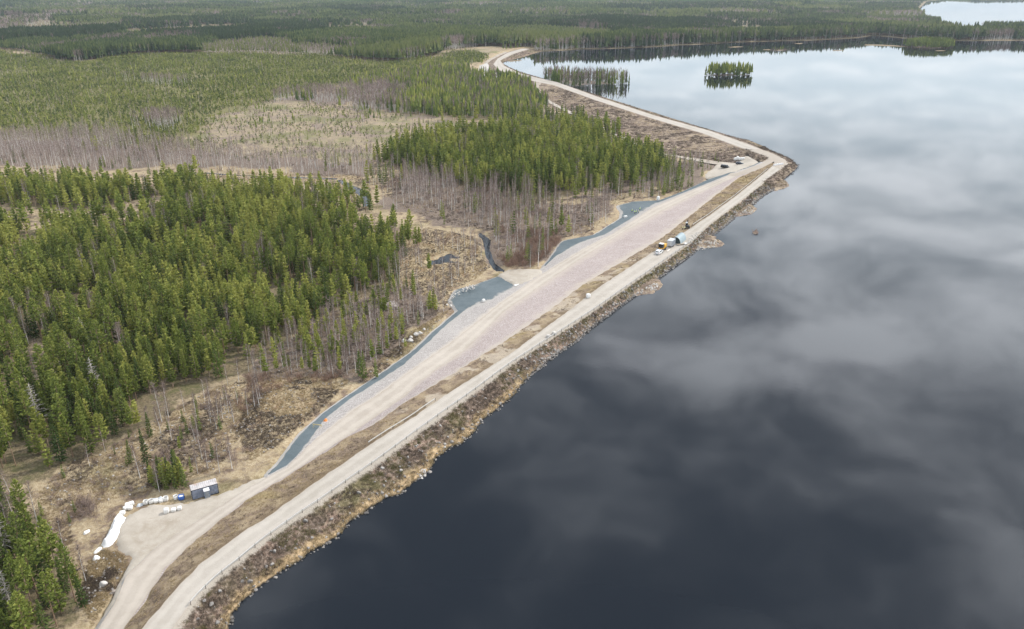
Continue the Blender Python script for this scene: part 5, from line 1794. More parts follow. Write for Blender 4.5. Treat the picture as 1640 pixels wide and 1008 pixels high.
def scatter(poly, spacing, mix, seed, clump=0.0, cscale=25.0, holes=(), tint=0.0, zfun=None, keep=None):
    """mix: kind -> (weight, hmin, hmax)"""
    rng = np.random.default_rng(seed)
    x0, y0 = poly[:, :2].min(0); x1, y1 = poly[:, :2].max(0)
    X, Y = np.meshgrid(np.arange(x0, x1, spacing), np.arange(y0, y1, spacing))
    X = X.ravel() + rng.uniform(-.48, .48, X.size) * spacing
    Y = Y.ravel() + rng.uniform(-.48, .48, Y.size) * spacing
    if cscale:
        wx_ = (fbm(X / 9, Y / 9, seed + 1) - .5) * 10; wy_ = (fbm(X / 9, Y / 9, seed + 2) - .5) * 10
    far_w = sstep(190, 420, np.hypot(X, Y)) if zfun is None else np.zeros(X.shape)
    rx_ = (fbm(X / 34, Y / 34, seed + 3) - .5) * 60 * far_w + rng.normal(size=X.shape) * 5 * far_w; ry_ = (fbm(X / 34, Y / 34, seed + 4) - .5) * 70 * far_w + rng.normal(size=X.shape) * 6 * far_w
    ok = inside(poly, X + wx_ * .6 + rx_, Y + wy_ * .6 + ry_)
    # a wide margin beyond the photograph only
    ok &= (np.abs(X) < .80 * Y + 55)
    X, Y = X[ok], Y[ok]
    pr = np.ones(X.shape)
    if clump:
        pr = np.clip(1 + clump * (fbm(X / cscale, Y / cscale, seed + 5) - .5) * 4, 0, 1)
    for hp, f in holes:
        pr = np.where(inside(hp, X + wx_[ok] * .4, Y + wy_[ok] * .4), pr * f, pr)
    for av in avoid:
        pr = np.where(inside(av, X, Y), 0, pr)
    s_ = signed(Q, X, Y)
    pr = np.where(s_ < 1.5, 0, pr) if zfun is None else pr
    for S_ in STREAMS:
        if zfun is None:
            ds = signed(S_, X, Y)
            pr = np.where(ds < 2.0, 0, pr)
    ok = rng.random(X.shape) < pr
    X, Y = X[ok], Y[ok]
    Z = base_h(X, Y) if zfun is None else zfun(X, Y)
    kinds = list(mix)
    w_ = np.array([mix[k][0] for k in kinds], float)
    # kinds come in patches
    pn = fbm(X / 16, Y / 16, seed + 9)
    u = (rng.random(X.shape) * .6 + .4 * np.clip((pn - .25) * 2, 0, .999)) * w_.sum()
    ci = np.searchsorted(np.cumsum(w_), u)
    ci = np.clip(ci, 0, len(kinds) - 1)
    hs = fbm(X / 30, Y / 30, seed + 12)
    tn = (fbm(X / 22, Y / 22, seed + 14) - .5) * .8 + rng.normal(size=X.shape) * .19 + tint
    for i, k in enumerate(kinds):
        q = ci == i
        lo, hi = mix[k][1], mix[k][2]
        H = lo + (hi - lo) * np.clip(.5 * rng.random(q.sum()) + .5 * hs[q] * 1.2, 0, 1)
        PLACED[k].append(np.column_stack([X[q], Y[q], Z[q] - .05, H, tn[q]]))


HL = [(RG['slit'], .10), (RG['gap_a'], .05), (RG['gap_b'], .35)]
scatter(RG['pine_main'], 2.85, {'pine': (.54, 5.5, 13), 'spruce': (.19, 4.5, 13), 'tallpine': (.13, 11, 16.5), 'birch': (.19, 8, 15)}, 11, .95, 13, HL)
scatter(RG['pine_low'], 2.8, {'pine': (.42, 6, 12), 'tallpine': (.12, 11, 15), 'spruce': (.28, 5, 12), 'birch': (.18, 9, 14)}, 12, .4, 14)
scatter(RG['slit'], 5, {'bush': (.6, 1, 2), 'pine': (.4, 2, 5)}, 13, .5)
scatter(RG['brush'], 2.7, {'thinbirch': (.50, 5, 9.5), 'pine': (.20, 4, 8.5), 'spruce': (.09, 3, 7.5), 'bush': (.21, 1.2, 2.6)}, 14, .5, 14)
scatter(RG['marsh'], 3.6, {'thinbirch': (.42, 5, 10), 'bush': (.34, 1., 2.4), 'redbush': (.12, 1.3, 2.6), 'pine': (.08, 4, 9), 'spruce': (.04, 4, 8)}, 15, .6, 18)
scatter(RG['marsh_pines'], 3.2, {'pine': (.8, 8, 11), 'thinbirch': (.2, 8, 11)}, 16, .0)
scatter(RG['birch_mid'], 3.5, {'thinbirch': (.42, 5, 13), 'birch': (.16, 10, 15), 'bush': (.14, 1.4, 3.4), 'redbush': (.14, 1.2, 3.2), 'spruce': (.15, 4, 12), 'pine': (.13, 5, 12)}, 17, .7, 18)
scatter(RG['red_brush'], 2.0, {'redbush': (.82, 1.6, 3.4), 'thinbirch': (.18, 5, 9)}, 18, .1)
scatter(RG['spruce_mid'], 3.2, {'spruce': (.38, 6, 17), 'pine': (.32, 7, 15), 'tallpine': (.12, 13, 17.5), 'birch': (.18, 10, 16)}, 19, .5, 18, tint=-.10)
scatter(RG['young_mix'], 2.7, {'thinbirch': (.36, 5, 10), 'bush': (.20, 1.3, 3), 'spruce': (.28, 3, 11), 'pine': (.16, 4, 11)}, 20, .4)
scatter(RG['birch_back'], 3.4, {'birch': (.66, 10, 16), 'thinbirch': (.14, 8, 12), 'spruce': (.12, 7, 13), 'pine': (.08, 8, 13)}, 21, .2)
scatter(RG['mix_back'], 3.5, {'pine': (.36, 9, 15), 'spruce': (.22, 8, 15), 'birch': (.32, 10, 15), 'tallpine': (.1, 12, 16)}, 22, .3, tint=-.14)
scatter(RG['birch_band'], 3.3, {'birch': (.50, 8, 15.5), 'thinbirch': (.28, 5, 12), 'bush': (.08, 2, 3.5), 'spruce': (.08, 3, 9), 'pine': (.06, 5, 10)}, 23, .5, 26)
scatter(RG['meadow'], 5.0, {'bush': (.4, 1, 2.5), 'thinbirch': (.42, 5, 9), 'pine': (.18, 4, 8)}, 24, .9, 14)
scatter(RG['clear'], 3.9, {'sapling': (.48, 1.2, 3.6), 'bush': (.26, 1, 2.2), 'thinbirch': (.09, 3, 10), 'spruce': (.10, 2, 7), 'pine': (.07, 3, 8)}, 25, 1.1, 34)
scatter(RG['plant'], 3.5, {'sapling': (.93, 2.6, 4.8), 'thinbirch': (.035, 5, 9), 'bush': (.035, 1.5, 3)}, 26, .55, 22)
scatter(RG['plant'], 17, {'pine': (.35, 5, 8), 'thinbirch': (.4, 6, 10), 'spruce': (.25, 4, 9)}, 32, .9, 50)
scatter(RG['birch_clump'], 2.7, {'birch': (1, 12, 15)}, 27)
scatter(RG['birch_clump_far'], 3.5, {'birch': (.9, 11, 14), 'spruce': (.1, 8, 11)}, 28)
# thin growth on the open ground beside the dam
reg('open_near', [(60, 790), (116, 738), (168, 725), (235, 682), (290, 650), (355, 618), (400, 606), (430, 606), (430, 640), (390, 690), (350, 750), (300, 770), (230, 790), (170, 800), (110, 830), (120, 880), (160, 960), (150, 985), (140, 950), (100, 890), (70, 840)])
scatter(RG['open_near'], 3.4, {'bush': (.50, .8, 2.2), 'spruce': (.08, 1.5, 5), 'thinbirch': (.26, 4, 9), 'pine': (.10, 1.5, 5)}, 29, .9, 12)
scatter(RG['grass_near'], 5.5, {'redbush': (.3, .7, 1.6), 'bush': (.6, .7, 1.7), 'thinbirch': (.1, 3, 6)}, 30, .9, 14)
reg('toe_scrub', [(600, 583), (645, 549), (660, 530), (712, 500), (724, 492), (690, 528), (655, 560), (605, 597), (570, 616)])
scatter(RG['toe_scrub'], 4.2, {'bush': (.55, .7, 1.6), 'pine': (.15, 2, 5), 'spruce': (.1, 2, 5), 'thinbirch': (.2, 3, 7)}, 31, .6, 9)


reg('rim_scrub', [(395, 604), (440, 596), (500, 600), (548, 598), (556, 608), (520, 614), (460, 618), (420, 640), (395, 660), (380, 640)])
scatter(RG['rim_scrub'], 2.0, {'redbush': (.7, 1.0, 2.4), 'bush': (.3, 1, 2)}, 33, .5, 8)


def hand(kind, pts, hs, tint=0, z=LAND_Z):
    a = Pa(pts, z)
    zz = base_h(a[:, 0], a[:, 1])
    PLACED[kind].append(np.column_stack([a[:, 0], a[:, 1], zz - .05, np.array(hs, float), np.full(len(a), tint)]))


hand('spruce', [(243, 776), (251, 782), (258, 776), (266, 783), (272, 775), (281, 783), (289, 776), (296, 782), (262, 769), (284, 769)], [6.5, 5, 7.5, 6, 7, 6, 9, 6.5, 6, 8], .05)
hand('pine', [(247, 779), (262, 781), (277, 780), (292, 778), (268, 777), (286, 781)], [5.5, 6, 6.5, 7, 7, 5.5], .1)
hand('thinbirch', [(224, 764), (255, 786), (333, 752), (352, 758), (372, 752), (352, 686), (347, 688), (415, 650), (408, 652), (270, 668), (259, 676)], [9, 7, 8, 9, 8, 9, 8, 9, 8, 10, 11])
hand('spruce', [(210, 742), (235, 740), (241, 700), (300, 695), (120, 820), (112, 836), (320, 690), (310, 688)], [6.5, 9, 7, 4.5, 3, 2.6, 6, 4])
hand('spruce', [(603, 606), (584, 610), (577, 604), (695, 490), (608, 568), (636, 546)], [6, 9, 8, 7, 7, 6])
hand('bush', [(138, 820), (145, 826), (150, 815), (143, 806), (132, 812), (255, 735), (262, 728), (270, 740), (250, 745), (375, 735), (390, 725)], [3.2, 3, 3.1, 3.3, 2.8, 2.6, 2.4, 2.5, 2.2, 2, 2])
hand('spruce', [(240, 111), (246, 112), (234, 109), (280, 112), (276, 111), (246, 124), (383, 125), (365, 124)], [11, 10, 9, 10, 9, 8, 9, 8])
hand('spruce', [(806, 82), (811, 83), (818, 81), (826, 80), (832, 79)], [12, 11, 13, 12, 12])
hand('spruce', [(1145, 259), (1150, 262), (1138, 272), (1133, 270)], [6, 4, 3, 3])
# trees on the wooded spit and the islands stand on mounds in the lake
PEN = Pa([(872, 130), (868, 126.5), (892, 125), (950, 127), (1000, 130.5), (1010, 134.5), (985, 137.0), (953, 138.2), (925, 140.5), (912, 141.5), (900, 138), (886, 134)], 0)
ISL = [(PEN, 'wooded spit reaching into the lake beside the far dam', 3.5, {'thinbirch': (.34, 8, 16), 'birch': (.28, 12, 19), 'spruce': (.24, 5, 19), 'pine': (.06, 8, 18), 'bush': (.08, 2, 4)}),
       (Pa([(1126, 120.5), (1140, 119), (1165, 118.2), (1190, 118.6), (1204, 119.8), (1202, 121.6), (1180, 122.4), (1150, 122.6), (1130, 122.2)], 0), 'small round island with a stand of pines', 2.9, {'tallpine': (.42, 11, 18), 'pine': (.18, 10, 16), 'spruce': (.12, 6, 14), 'thinbirch': (.10, 6, 11), 'bush': (.18, 1.5, 3)}),
       (Pa([(1232, 80.5), (1240, 79.3), (1262, 79.3), (1268, 80.5), (1255, 82), (1238, 82)], 0), 'low islet with a few bushes near the far shore', 4.5, {'tallpine': (.3, 5, 8), 'bush': (.7, 2, 4)}),
       (Pa([(1446, 74), (1464, 71.5), (1505, 71), (1524, 74), (1528, 77), (1510, 79.5), (1480, 79), (1450, 77)], 0), 'bushy green island near the far shore', 3.6, {'pine': (.72, 10, 17), 'birch': (.12, 9, 13), 'bush': (.16, 2, 4)})]
for k_, (ip, lb, sp, mx) in enumerate(ISL):
    q = ip.copy(); q[:, 2] = -.5
    structure(sheet('island_ground', q, M['slope'], 2.5 if k_ < 2 else 5, .4, bulge=.9, jit=.15), lb, 'island')
    dp = ip.copy()
    dmax = dist_poly(ip, np.array([ip[:, 0].mean()]), np.array([ip[:, 1].mean()]))[0]
    scatter(ip, sp, mx, 40 + k_, .5, 9, zfun=lambda X, Y, ip=ip, dm=dmax: -.5 + .85 * sstep(0, max(3.0, dm * .7), dist_poly(ip, X, Y)), tint=-.25 if k_ < 2 else -.6)
for rs in ([(1380, 70.8), (1420, 71.5), (1460, 74.5), (1462, 76), (1420, 74.6), (1378, 73.2)], [(1332, 81), (1352, 80.4), (1353, 81.3), (1334, 82)], [(1496, 81.2), (1514, 80.8), (1516, 81.8), (1498, 82.2)], [(1268, 70), (1290, 69), (1282, 71)], [(1220, 79.5), (1234, 79), (1238, 80.6), (1222, 80.6)], [(810, 97.5), (838, 96.2), (838, 97.4), (815, 99.6)], [(1160, 75.8), (1178, 74.6), (1196, 75.2), (1178, 76.4)]):
    q = Pa(rs, 0); q[:, 2] = -.2
    structure(sheet('reed_bar', q, M['straw'], 4, .5, bulge=.7, jit=.1), 'thin bar of pale reeds in the shallow water', 'reeds')
ISLET = Pa([(1203, 372), (1208, 369.5), (1215, 371.5), (1216, 374.5), (1210, 376), (1205, 375)], 0)
q = ISLET.copy(); q[:, 2] = -.25
structure(sheet('brush_islet', q, M['spit'], .6, .2, bulge=.8, jit=.2), 'tiny brushy islet out in the dark lake', 'island')
PLACED['redbush'].append(np.array([[c_[0], c_[1], .1, h_, 0] for c_, h_ in zip(Pa([(1206, 372.5), (1209, 372), (1212, 373), (1210, 374.3), (1213, 374.5)], 0), (1.4, 1.8, 1.5, 1.2, .9))]))

# ------------------------------------------------------------------ nearest trees as single trees, the rest as woods
for k in PLACED:
    PLACED[k] = np.concatenate(PLACED[k]) if PLACED[k] else np.zeros((0, 5))
print({k: len(v) for k, v in PLACED.items()})

in_low = lambda x, y: inside(RG['pine_low'], x, y)
# signed distance from stand edges, for the words
edge_main = dist_poly(RG['pine_main'], *[np.zeros(1), np.zeros(1)])


def seen(a):
    """inside or just outside the photograph"""
    x, y, z = a[:, 0], a[:, 1], a[:, 2] + a[:, 3] * .6
    fy = y * math.cos(PITCH) + (CAM_H - z) * math.sin(PITCH)
    v = ((CAM_H - z) * math.cos(PITCH) - y * math.sin(PITCH)) / fy
    u = x / fy
    return (np.abs(u) * F_PX < 830) & (np.abs(v) * F_PX < 515), np.sqrt(x * x + y * y + (CAM_H - z) ** 2)


def where_words(x, y):
    p_ = np.array([x]), np.array([y])
    if in_low(*p_)[0]:
        d = dist_poly(RG['pine_low'], *p_)[0]
        return ('on the rim of the wood below the white tarpaulin' if d < 7 else 'inside the wood below the white tarpaulin'), 'low'
    if inside(RG['pine_main'], *p_)[0]:
        d = dist_poly(RG['pine_main'], *p_)[0]
        far_ = y > 205
        if d < 8:
            return ('at the forest edge above the straw meadow' if not far_ else 'at the forest edge beside the birch brush'), 'edge'
        return ('deep in the forest west of the container' if not far_ else 'deep in the forest beyond the birch brush'), 'deep'
    if inside(RG['brush'], *p_)[0]:
        return 'in the thin brush above the blue stone strip', 'brush'
    if inside(RG['toe_scrub'], *p_)[0]:
        return 'on the straw bank beside the blue stone strip', 'toe'
    if inside(RG['grass_near'], *p_)[0]:
        return 'on the straw meadow beside the blue stone strip', 'meadow'
    if inside(RG['marsh'], *p_)[0] or inside(RG['marsh_pines'], *p_)[0]:
        return 'around the marsh pool by the stream', 'marsh'
    if inside(RG['birch_mid'], *p_)[0]:
        return 'in the birch wood beyond the stream', 'birchmid'
    if 150 < y and 1175 < x * 0 + 1e9 and x > 60:
        return 'on the tiny islet in the dark lake', 'islet'
    return 'on the dry heath around the container yard', 'heath'


VAR = {}


def variants(kind, make, n, tmat, cmat, parts=('trunk', 'crown')):
    out_ = []
    for i in range(n):
        T, K = make(i * 13 + 5)
        if T is K:
            out_.append((None, soup_mesh(parts[1], K, cmat)))
        else:
            out_.append((soup_mesh(parts[0], T, tmat), soup_mesh(parts[1], K, cmat)))
    VAR[kind] = out_


pm = [M['pinebark'], M['pine']]; smt = [M['pinebark'], M['spruce']]; bmt = [M['birchbark'], M['twig']]
variants('pine', lambda s: pine(s, 0), 10, pm, pm)
variants('tallpine', lambda s: tallpine(s, 0), 4, pm, pm)
variants('spruce', lambda s: spruce(s, 0), 6, smt, smt)
variants('birch', lambda s: birch(s, 0), 6, bmt, bmt)
variants('thinbirch', lambda s: birch(s, 0, 9, 1.0, .22), 6, bmt, bmt)
variants('bush', lambda s: bush(s, 0), 5, [M['twig']], [M['twig']])
variants('redbush', lambda s: bush(s, 0), 4, [M['redtwig']], [M['redtwig']])
NOMH = {'pine': 11., 'tallpine': 14., 'spruce': 12., 'birch': 12., 'thinbirch': 9., 'bush': 2.4, 'redbush': 2.4, 'sapling': 3.2}
NAMES = {'pine': ('pine_tree', 'pine'), 'tallpine': ('pine_tree', 'pine'), 'spruce': ('spruce_tree', 'spruce'), 'birch': ('birch_tree', 'birch'), 'thinbirch': ('birch_tree', 'birch'), 'bush': ('shrub', 'shrub'), 'redbush': ('shrub', 'shrub')}
CAP = {'pine_tree': 290, 'spruce_tree': 290, 'birch_tree': 290, 'shrub': 290}
REST = {}
for nm in CAP:
    ks_ = [k for k in NAMES if NAMES[k][0] == nm]
    allp = np.concatenate([np.column_stack([PLACED[k], np.full(len(PLACED[k]), i)]) for i, k in enumerate(ks_)])
    vis, dist = seen(allp)
    size = allp[:, 3] / dist
    rank = np.argsort(np.where(vis, -size, 0))
    take = np.zeros(len(allp), bool)
    take[rank[:CAP[nm]]] = True
    take &= vis
    for i, k in enumerate(ks_):
        REST[k] = allp[~take & (allp[:, 5] == i)]
    for x, y, z, H, tn, ki in allp[take]:
        k = ks_[int(ki)]
        wh, code = where_words(x, y)
        sz_w = {'pine_tree': ('small', 'middling', 'tall', 8, 11.5), 'spruce_tree': ('small', 'middling', 'tall', 6, 10), 'birch_tree': ('slender young', 'slim', 'tall', 7, 11), 'shrub': ('low', 'waist-high', 'tall', 1.2, 2.1)}[nm]
        sw = sz_w[0] if H < sz_w[3] else sz_w[1] if H < sz_w[4] else sz_w[2]
        look = {'pine': 'green pine', 'tallpine': 'high-crowned pine', 'spruce': 'dark green spruce', 'birch': 'leafless white-stemmed birch', 'thinbirch': 'leafless purple-twigged birch', 'bush': 'bare grey-brown shrub', 'redbush': 'bare reddish shrub'}[k]
        grp = {'pine_tree': 'pines ', 'spruce_tree': 'spruces ', 'birch_tree': 'leafless birches ', 'shrub': 'bare shrubs '}[nm] + wh
        root = thing(nm, f'{sw} {look} {wh}', NAMES[k][1], (x, y, z), random.uniform(0, 6.28), grp)
        s = H / NOMH[k]
        sxy = s * random.uniform(.88, 1.15) if k not in ('bush', 'redbush') else s * random.uniform(.9, 1.4)
        root.scale = (sxy, sxy, s)
        tm, cm = random.choice(VAR[k])
        if tm is not None:
            link(bpy.data.objects.new('trunk', tm), root)
            link(bpy.data.objects.new('crown', cm), root)
        else:
            link(bpy.data.objects.new('twigs', cm), root)

# bleached dead spruces
dt, dk = deadtree(3); dt2, dk2 = deadtree(9)
dm = [(soup_mesh('trunk', dt, [M['deadwood']]), soup_mesh('branches', dk, [M['deadwood']])), (soup_mesh('trunk', dt2, [M['deadwood']]), soup_mesh('branches', dk2, [M['deadwood']]))]
for i, (px, py, H, lb) in enumerate([(66, 692, 13.5, 'bleached dead spruce with bare spreading branches standing nearest the heath'), (158, 640, 12.5, 'bare pinkish dead spruce farther up among green pines'), (140, 566, 12, 'grey dead tree beside the straw gap in the pines'), (16, 900, 11, 'leaning grey dead tree in the wood below the tarpaulin'), (22, 985, 10, 'broken-topped pale dead tree at the lower corner'), (112, 575, 9, 'short grey dead spruce left of the straw gap')]):
    c_ = P(px, py, LAND_Z)
    r_ = thing('dead_tree', lb, 'dead tree', (c_.x, c_.y, float(base_h(np.array([c_.x]), np.array([c_.y]))[0]) - .05), i * 1.3)
    r_.scale = (H / 13 * .95,) * 2 + (H / 13,)
    link(bpy.data.objects.new('trunk', dm[i % 2][0]), r_)
    link(bpy.data.objects.new('branches', dm[i % 2][1]), r_)

# the woods behind
RT = np.random.default_rng(99)


def mass_of(mass, kind, tm1, arr, smul=1.0):
    if len(arr) == 0: return
    x, y, z, H, tn = arr[:, 0], arr[:, 1], arr[:, 2], arr[:, 3], arr[:, 4]
    s = H / NOMH[kind]
    mass.add(tm1, x.astype(np.float32), y.astype(np.float32), z.astype(np.float32), (s * RT.uniform(.88, 1.18, len(s)) * smul).astype(np.float32), s.astype(np.float32), RT.uniform(0, 6.28, len(s)), tn)


def split(arr, d0=560):
    d = np.hypot(arr[:, 0], arr[:, 1])
    return arr[d < d0], arr[d >= d0]


t_pine = [both(pine(i, 1)) for i in range(9)]; t_tall = [both(tallpine(i, 1)) for i in range(5)]
t_spr = [both(spruce(i, 1)) for i in range(8)]
t_bir = [both(birch(i, 1)) for i in range(9)]; t_thin = [both(birch(i, 1, 9, 1.0, .22)) for i in range(9)]
t_bush = [both(bush(i, 1)) for i in range(6)]
t_fc = [far_conifer(i).arr() for i in range(8)]; t_fs = [far_conifer(i + 40, 13, 1.6, .1).arr() for i in range(8)]
t_fb = [far_birch(i).arr() for i in range(8)]
t_sap = [sapling(i).arr() for i in range(8)]
mp, ms, mb, mbu, mr, msap = Mass(), Mass(), Mass(), Mass(), Mass(), Mass()
NOMH_F = 13.0
for k, tm_, ms_, ft in (('pine', t_pine, mp, t_fc), ('tallpine', t_tall, mp, t_fc), ('spruce', t_spr, ms, t_fs), ('birch', t_bir, mb, t_fb), ('thinbirch', t_thin, mb, t_fb)):
    n_, f_ = split(REST[k], 640)
    mass_of(ms_, k, tm_, n_)
    if len(f_):
        NOMH['far'] = 13.0 if ft is not t_fb else 12.0
        mass_of(ms_, 'far', ft, f_)
mass_of(mbu, 'bush', t_bush, REST['bush'])
mass_of(mr, 'redbush', t_bush, REST['redbush'])
mass_of(msap, 'sapling', t_sap, PLACED['sapling'])
mp.build('pine_forest', pm, 'dense green pine forest covering the land west of the dam', 'forest')
ms.build('spruce_forest', smt, 'dark spruces growing through the pine and birch woods', 'forest')
mb.build('birch_forest', bmt, 'leafless purple-grey birch woods with pale stems', 'forest')
mbu.build('brushwood', [M['twig']], 'bare grey-brown brushwood between the woods', 'brushwood')
mr.build('willow_brush', [M['redtwig']], 'dense reddish willow brush by the end of the stream', 'brushwood')
msap.build('pine_saplings', [M['sapling']], 'bright green plantation of young pines beyond the clearcut', 'saplings')

# far forest to the horizon: spacing grows with distance
mf, mfb = Mass(), Mass()
rg = np.random.default_rng(5)
pts = []
d = 900.0
while d < 7000:
    step = max(3.4, .0036 * d)
    xs = np.arange(-.78 * d - 40, .80 * d + 200, step)
    pts.append(np.column_stack([xs + rg.uniform(-.5, .5, len(xs)) * step, d + rg.uniform(-.5, .5, len(xs)) * step, np.full(len(xs), step)]))
    d += step * (1.0 if d < 2200 else 1.25)
pts = np.concatenate(pts)
wx_ = (fbm(pts[:, 0] / 40, pts[:, 1] / 60, 71) - .5) * 26
ok = inside(RG['far'], pts[:, 0] + wx_, pts[:, 1])
pts = pts[ok]
sq = np.full(len(pts), 99.); nn = pts[:, 1] < 2500
sq[nn] = signed(Q, pts[nn, 0], pts[nn, 1])
s2 = signed(Q2, pts[:, 0], pts[:, 1])
openf = inside(RG['far_strip'], pts[:, 0], pts[:, 1]) | inside(RG['far_clear'], pts[:, 0], pts[:, 1]) | inside(RG['far_clear2'], pts[:, 0], pts[:, 1])
cutn = fbm(pts[:, 0] / 190, pts[:, 1] / 330, 83, 3)
opencut = (cutn > .685) & (pts[:, 1] > 1700)
ok = (sq > 5) & (s2 > 6) & ((~openf & ~opencut) | (rg.random(len(pts)) < .1))
pts = pts[ok]
X, Y, S = pts.T
Z = base_h(X, Y)
lim = (s2[ok] < 400) & (X > 200)
Z = np.where(lim, np.minimum(Z, 3.0), Z)
gxs = X + (fbm(X / 60, Y / 90, 201) - .5) * 90; gys = Y + (fbm(X / 60, Y / 90, 202) - .5) * 150
cxs, cys = 210.0, 330.0                      # forestry compartments, each of one age
best = np.full(len(X), 1e18); hid = np.zeros(len(X)); hid2 = np.zeros(len(X))
for ox in (-1, 0, 1):
    for oy in (-1, 0, 1):
        ix = np.floor(gxs / cxs) + ox; iy = np.floor(gys / cys) + oy
        jx = (ix + hash2(ix, iy, 5)) * cxs; jy = (iy + hash2(ix, iy, 6)) * cys
        dd = ((gxs - jx) / cxs) ** 2 + ((gys - jy) / cys) ** 2
        m_ = dd < best
        best = np.where(m_, dd, best); hid = np.where(m_, hash2(ix, iy, 7), hid); hid2 = np.where(m_, hash2(ix, iy, 8), hid2)
stand = .55 * hid + .45 * fbm(X / 170, Y / 260, 91, 3)
stand2 = fbm(X / 90, Y / 150, 93, 3)
isb = (stand2 + rg.normal(size=len(X)) * .07 > .68) | ((hid2 > .9) & (rg.random(len(X)) < .6)) | (rg.random(len(X)) < .10)
# leafless fringe along the far shore and a birch stand at the far left
isb |= ((sq[ok] < 30) & (rg.random(len(X)) < .22))
pxl = 820 + 1244 * X / (Y * math.cos(PITCH) + CAM_H * math.sin(PITCH))
isb |= (pxl < 85) & (Y > 1700) & (Y < 2500) & (rg.random(len(X)) < .85)
hmul = .50 + .95 * hid ** .8 * .75 + .2 * stand + rg.normal(size=len(X)) * .07
shr = 1 - sstep(60, 260, sq[ok])
H = np.clip(13.5 * hmul * (1 - shr) + shr * (20.0 + rg.normal(size=len(X)) * 1.8 + 5 * (stand - .5)), 5, 24) * np.where(isb, .95, 1)
tn = (.5 - hid) * .55 + (hid2 - .5) * .7 + (fbm(X / 40, Y / 60, 95) - .5) * .4 + rg.normal(size=len(X)) * .08
wmul = np.clip(S / 3.4, 1, 2.6)
issp = fbm(X / 120, Y / 200, 97) + rg.normal(size=len(X)) * .05 > .57
for msk, tm_, mass, nh in ((~isb & ~issp, t_fc, mf, 13.), (~isb & issp, t_fs, mf, 13.), (isb, t_fb, mfb, 12.)):
    q = np.where(msk)[0]
    s = (H[q] / nh).astype(np.float32)
    mass.add(tm_, X[q].astype(np.float32), Y[q].astype(np.float32), (Z[q] - .1).astype(np.float32), s * wmul[q].astype(np.float32), s, rg.uniform(0, 6.28, len(q)), tn[q] - (.15 if tm_ is t_fs else 0))
M['farpine'] = leafy('far_needles', (.040, .064, .025), (.112, .148, .046), (.24, .255, .080))
mf.build('far_conifer_forest', [M['pinebark'], M['farpine']], 'endless conifer forest reaching the horizon beyond the lake', 'forest')
mfb.build('far_birch_woods', bmt, 'leafless birch woods scattered in the far forest', 'forest')
# ------------------------------------------------------------------ small growth and stones on the banks
def tuft(seed, n, h, spread, wdt, up=.9):
    rng = np.random.default_rng(seed)
    K = Soup()
    for i in range(n):
        a = rng.uniform(0, 6.28)
        d = np.array([math.cos(a) * (1 - up) * 1.6, math.sin(a) * (1 - up) * 1.6, up + rng.normal() * .15])
        K.blade((rng.normal() * spread, rng.normal() * spread, -.05), d + rng.normal(size=3) * .22, h * rng.uniform(.55, 1.15), wdt, 0, rng.uniform(.1, .9), rng)
    return K.arr()


def rock_t(seed):
    bm = bmesh.new()
    bmesh.ops.create_icosphere(bm, subdivisions=2, radius=.5)
    rr = random.Random(seed)
    pl = [(Vector((rr.gauss(0, 1), rr.gauss(0, 1), rr.gauss(0, 1))).normalized(), rr.uniform(.26, .42)) for _ in range(9)]
    for v in bm.verts:
        for n_, d_ in pl:
            e_ = v.co.dot(n_) - d_
            if e_ > 0: v.co -= n_ * e_ * .95
        v.co.x *= rr.uniform(.98, 1.02) * 1.25
    t_ = np.array([[tuple(v.co) for v in f.verts] for f in bm.faces], np.float32)
    bm.free()
    return t_, np.zeros(len(t_), np.int32), np.full(len(t_), rr.uniform(.35, .65), np.float32)


def on_loft(A, B, n, rng, tf, i0=0, i1=None, dens=None):
    i1 = i1 or len(A) - 2
    seglen = np.hypot(*(A[1:, :2] - A[:-1, :2]).T)[i0:i1] * np.linalg.norm((A - B)[i0:i1, :2], axis=1)
    if dens is not None: seglen = seglen * dens[i0:i1]
    cs = np.cumsum(seglen); cs /= cs[-1]
    i = i0 + np.searchsorted(cs, rng.random(n)); i = np.clip(i, i0, i1 - 1)
    t = tf(rng.random(n))
    f = rng.random(n)
    a = A[i] * (1 - f)[:, None] + A[i + 1] * f[:, None]; b = B[i] * (1 - f)[:, None] + B[i + 1] * f[:, None]
    return a * (1 - t)[:, None] + b * t[:, None], t, i


def put(mass, tm_, p_, h, rng, wr=(.8, 1.3), tint=0.0):
    n = len(p_)
    if n == 0: return
    hh = h if hasattr(h, '__len__') else np.full(n, h)
    s = (hh * rng.uniform(.7, 1.3, n)).astype(np.float32)
    mass.add(tm_, p_[:, 0].astype(np.float32), p_[:, 1].astype(np.float32), p_[:, 2].astype(np.float32), s * rng.uniform(*wr, n).astype(np.float32), s, rng.uniform(0, 6.28, n), np.full(n, tint) + rng.normal(size=n) * .12)


rg3 = np.random.default_rng(314)
t_grass = [tuft(i, 12, 1.0, .22, .10, .8) for i in range(7)]
t_heath = [tuft(i + 20, 20, 1.0, .35, .085, .72) for i in range(7)]
t_rock = [rock_t(i) for i in range(10)]
mg, mh, mgh, mrk, mrw = Mass(), Mass(), Mass(), Mass(), Mass()
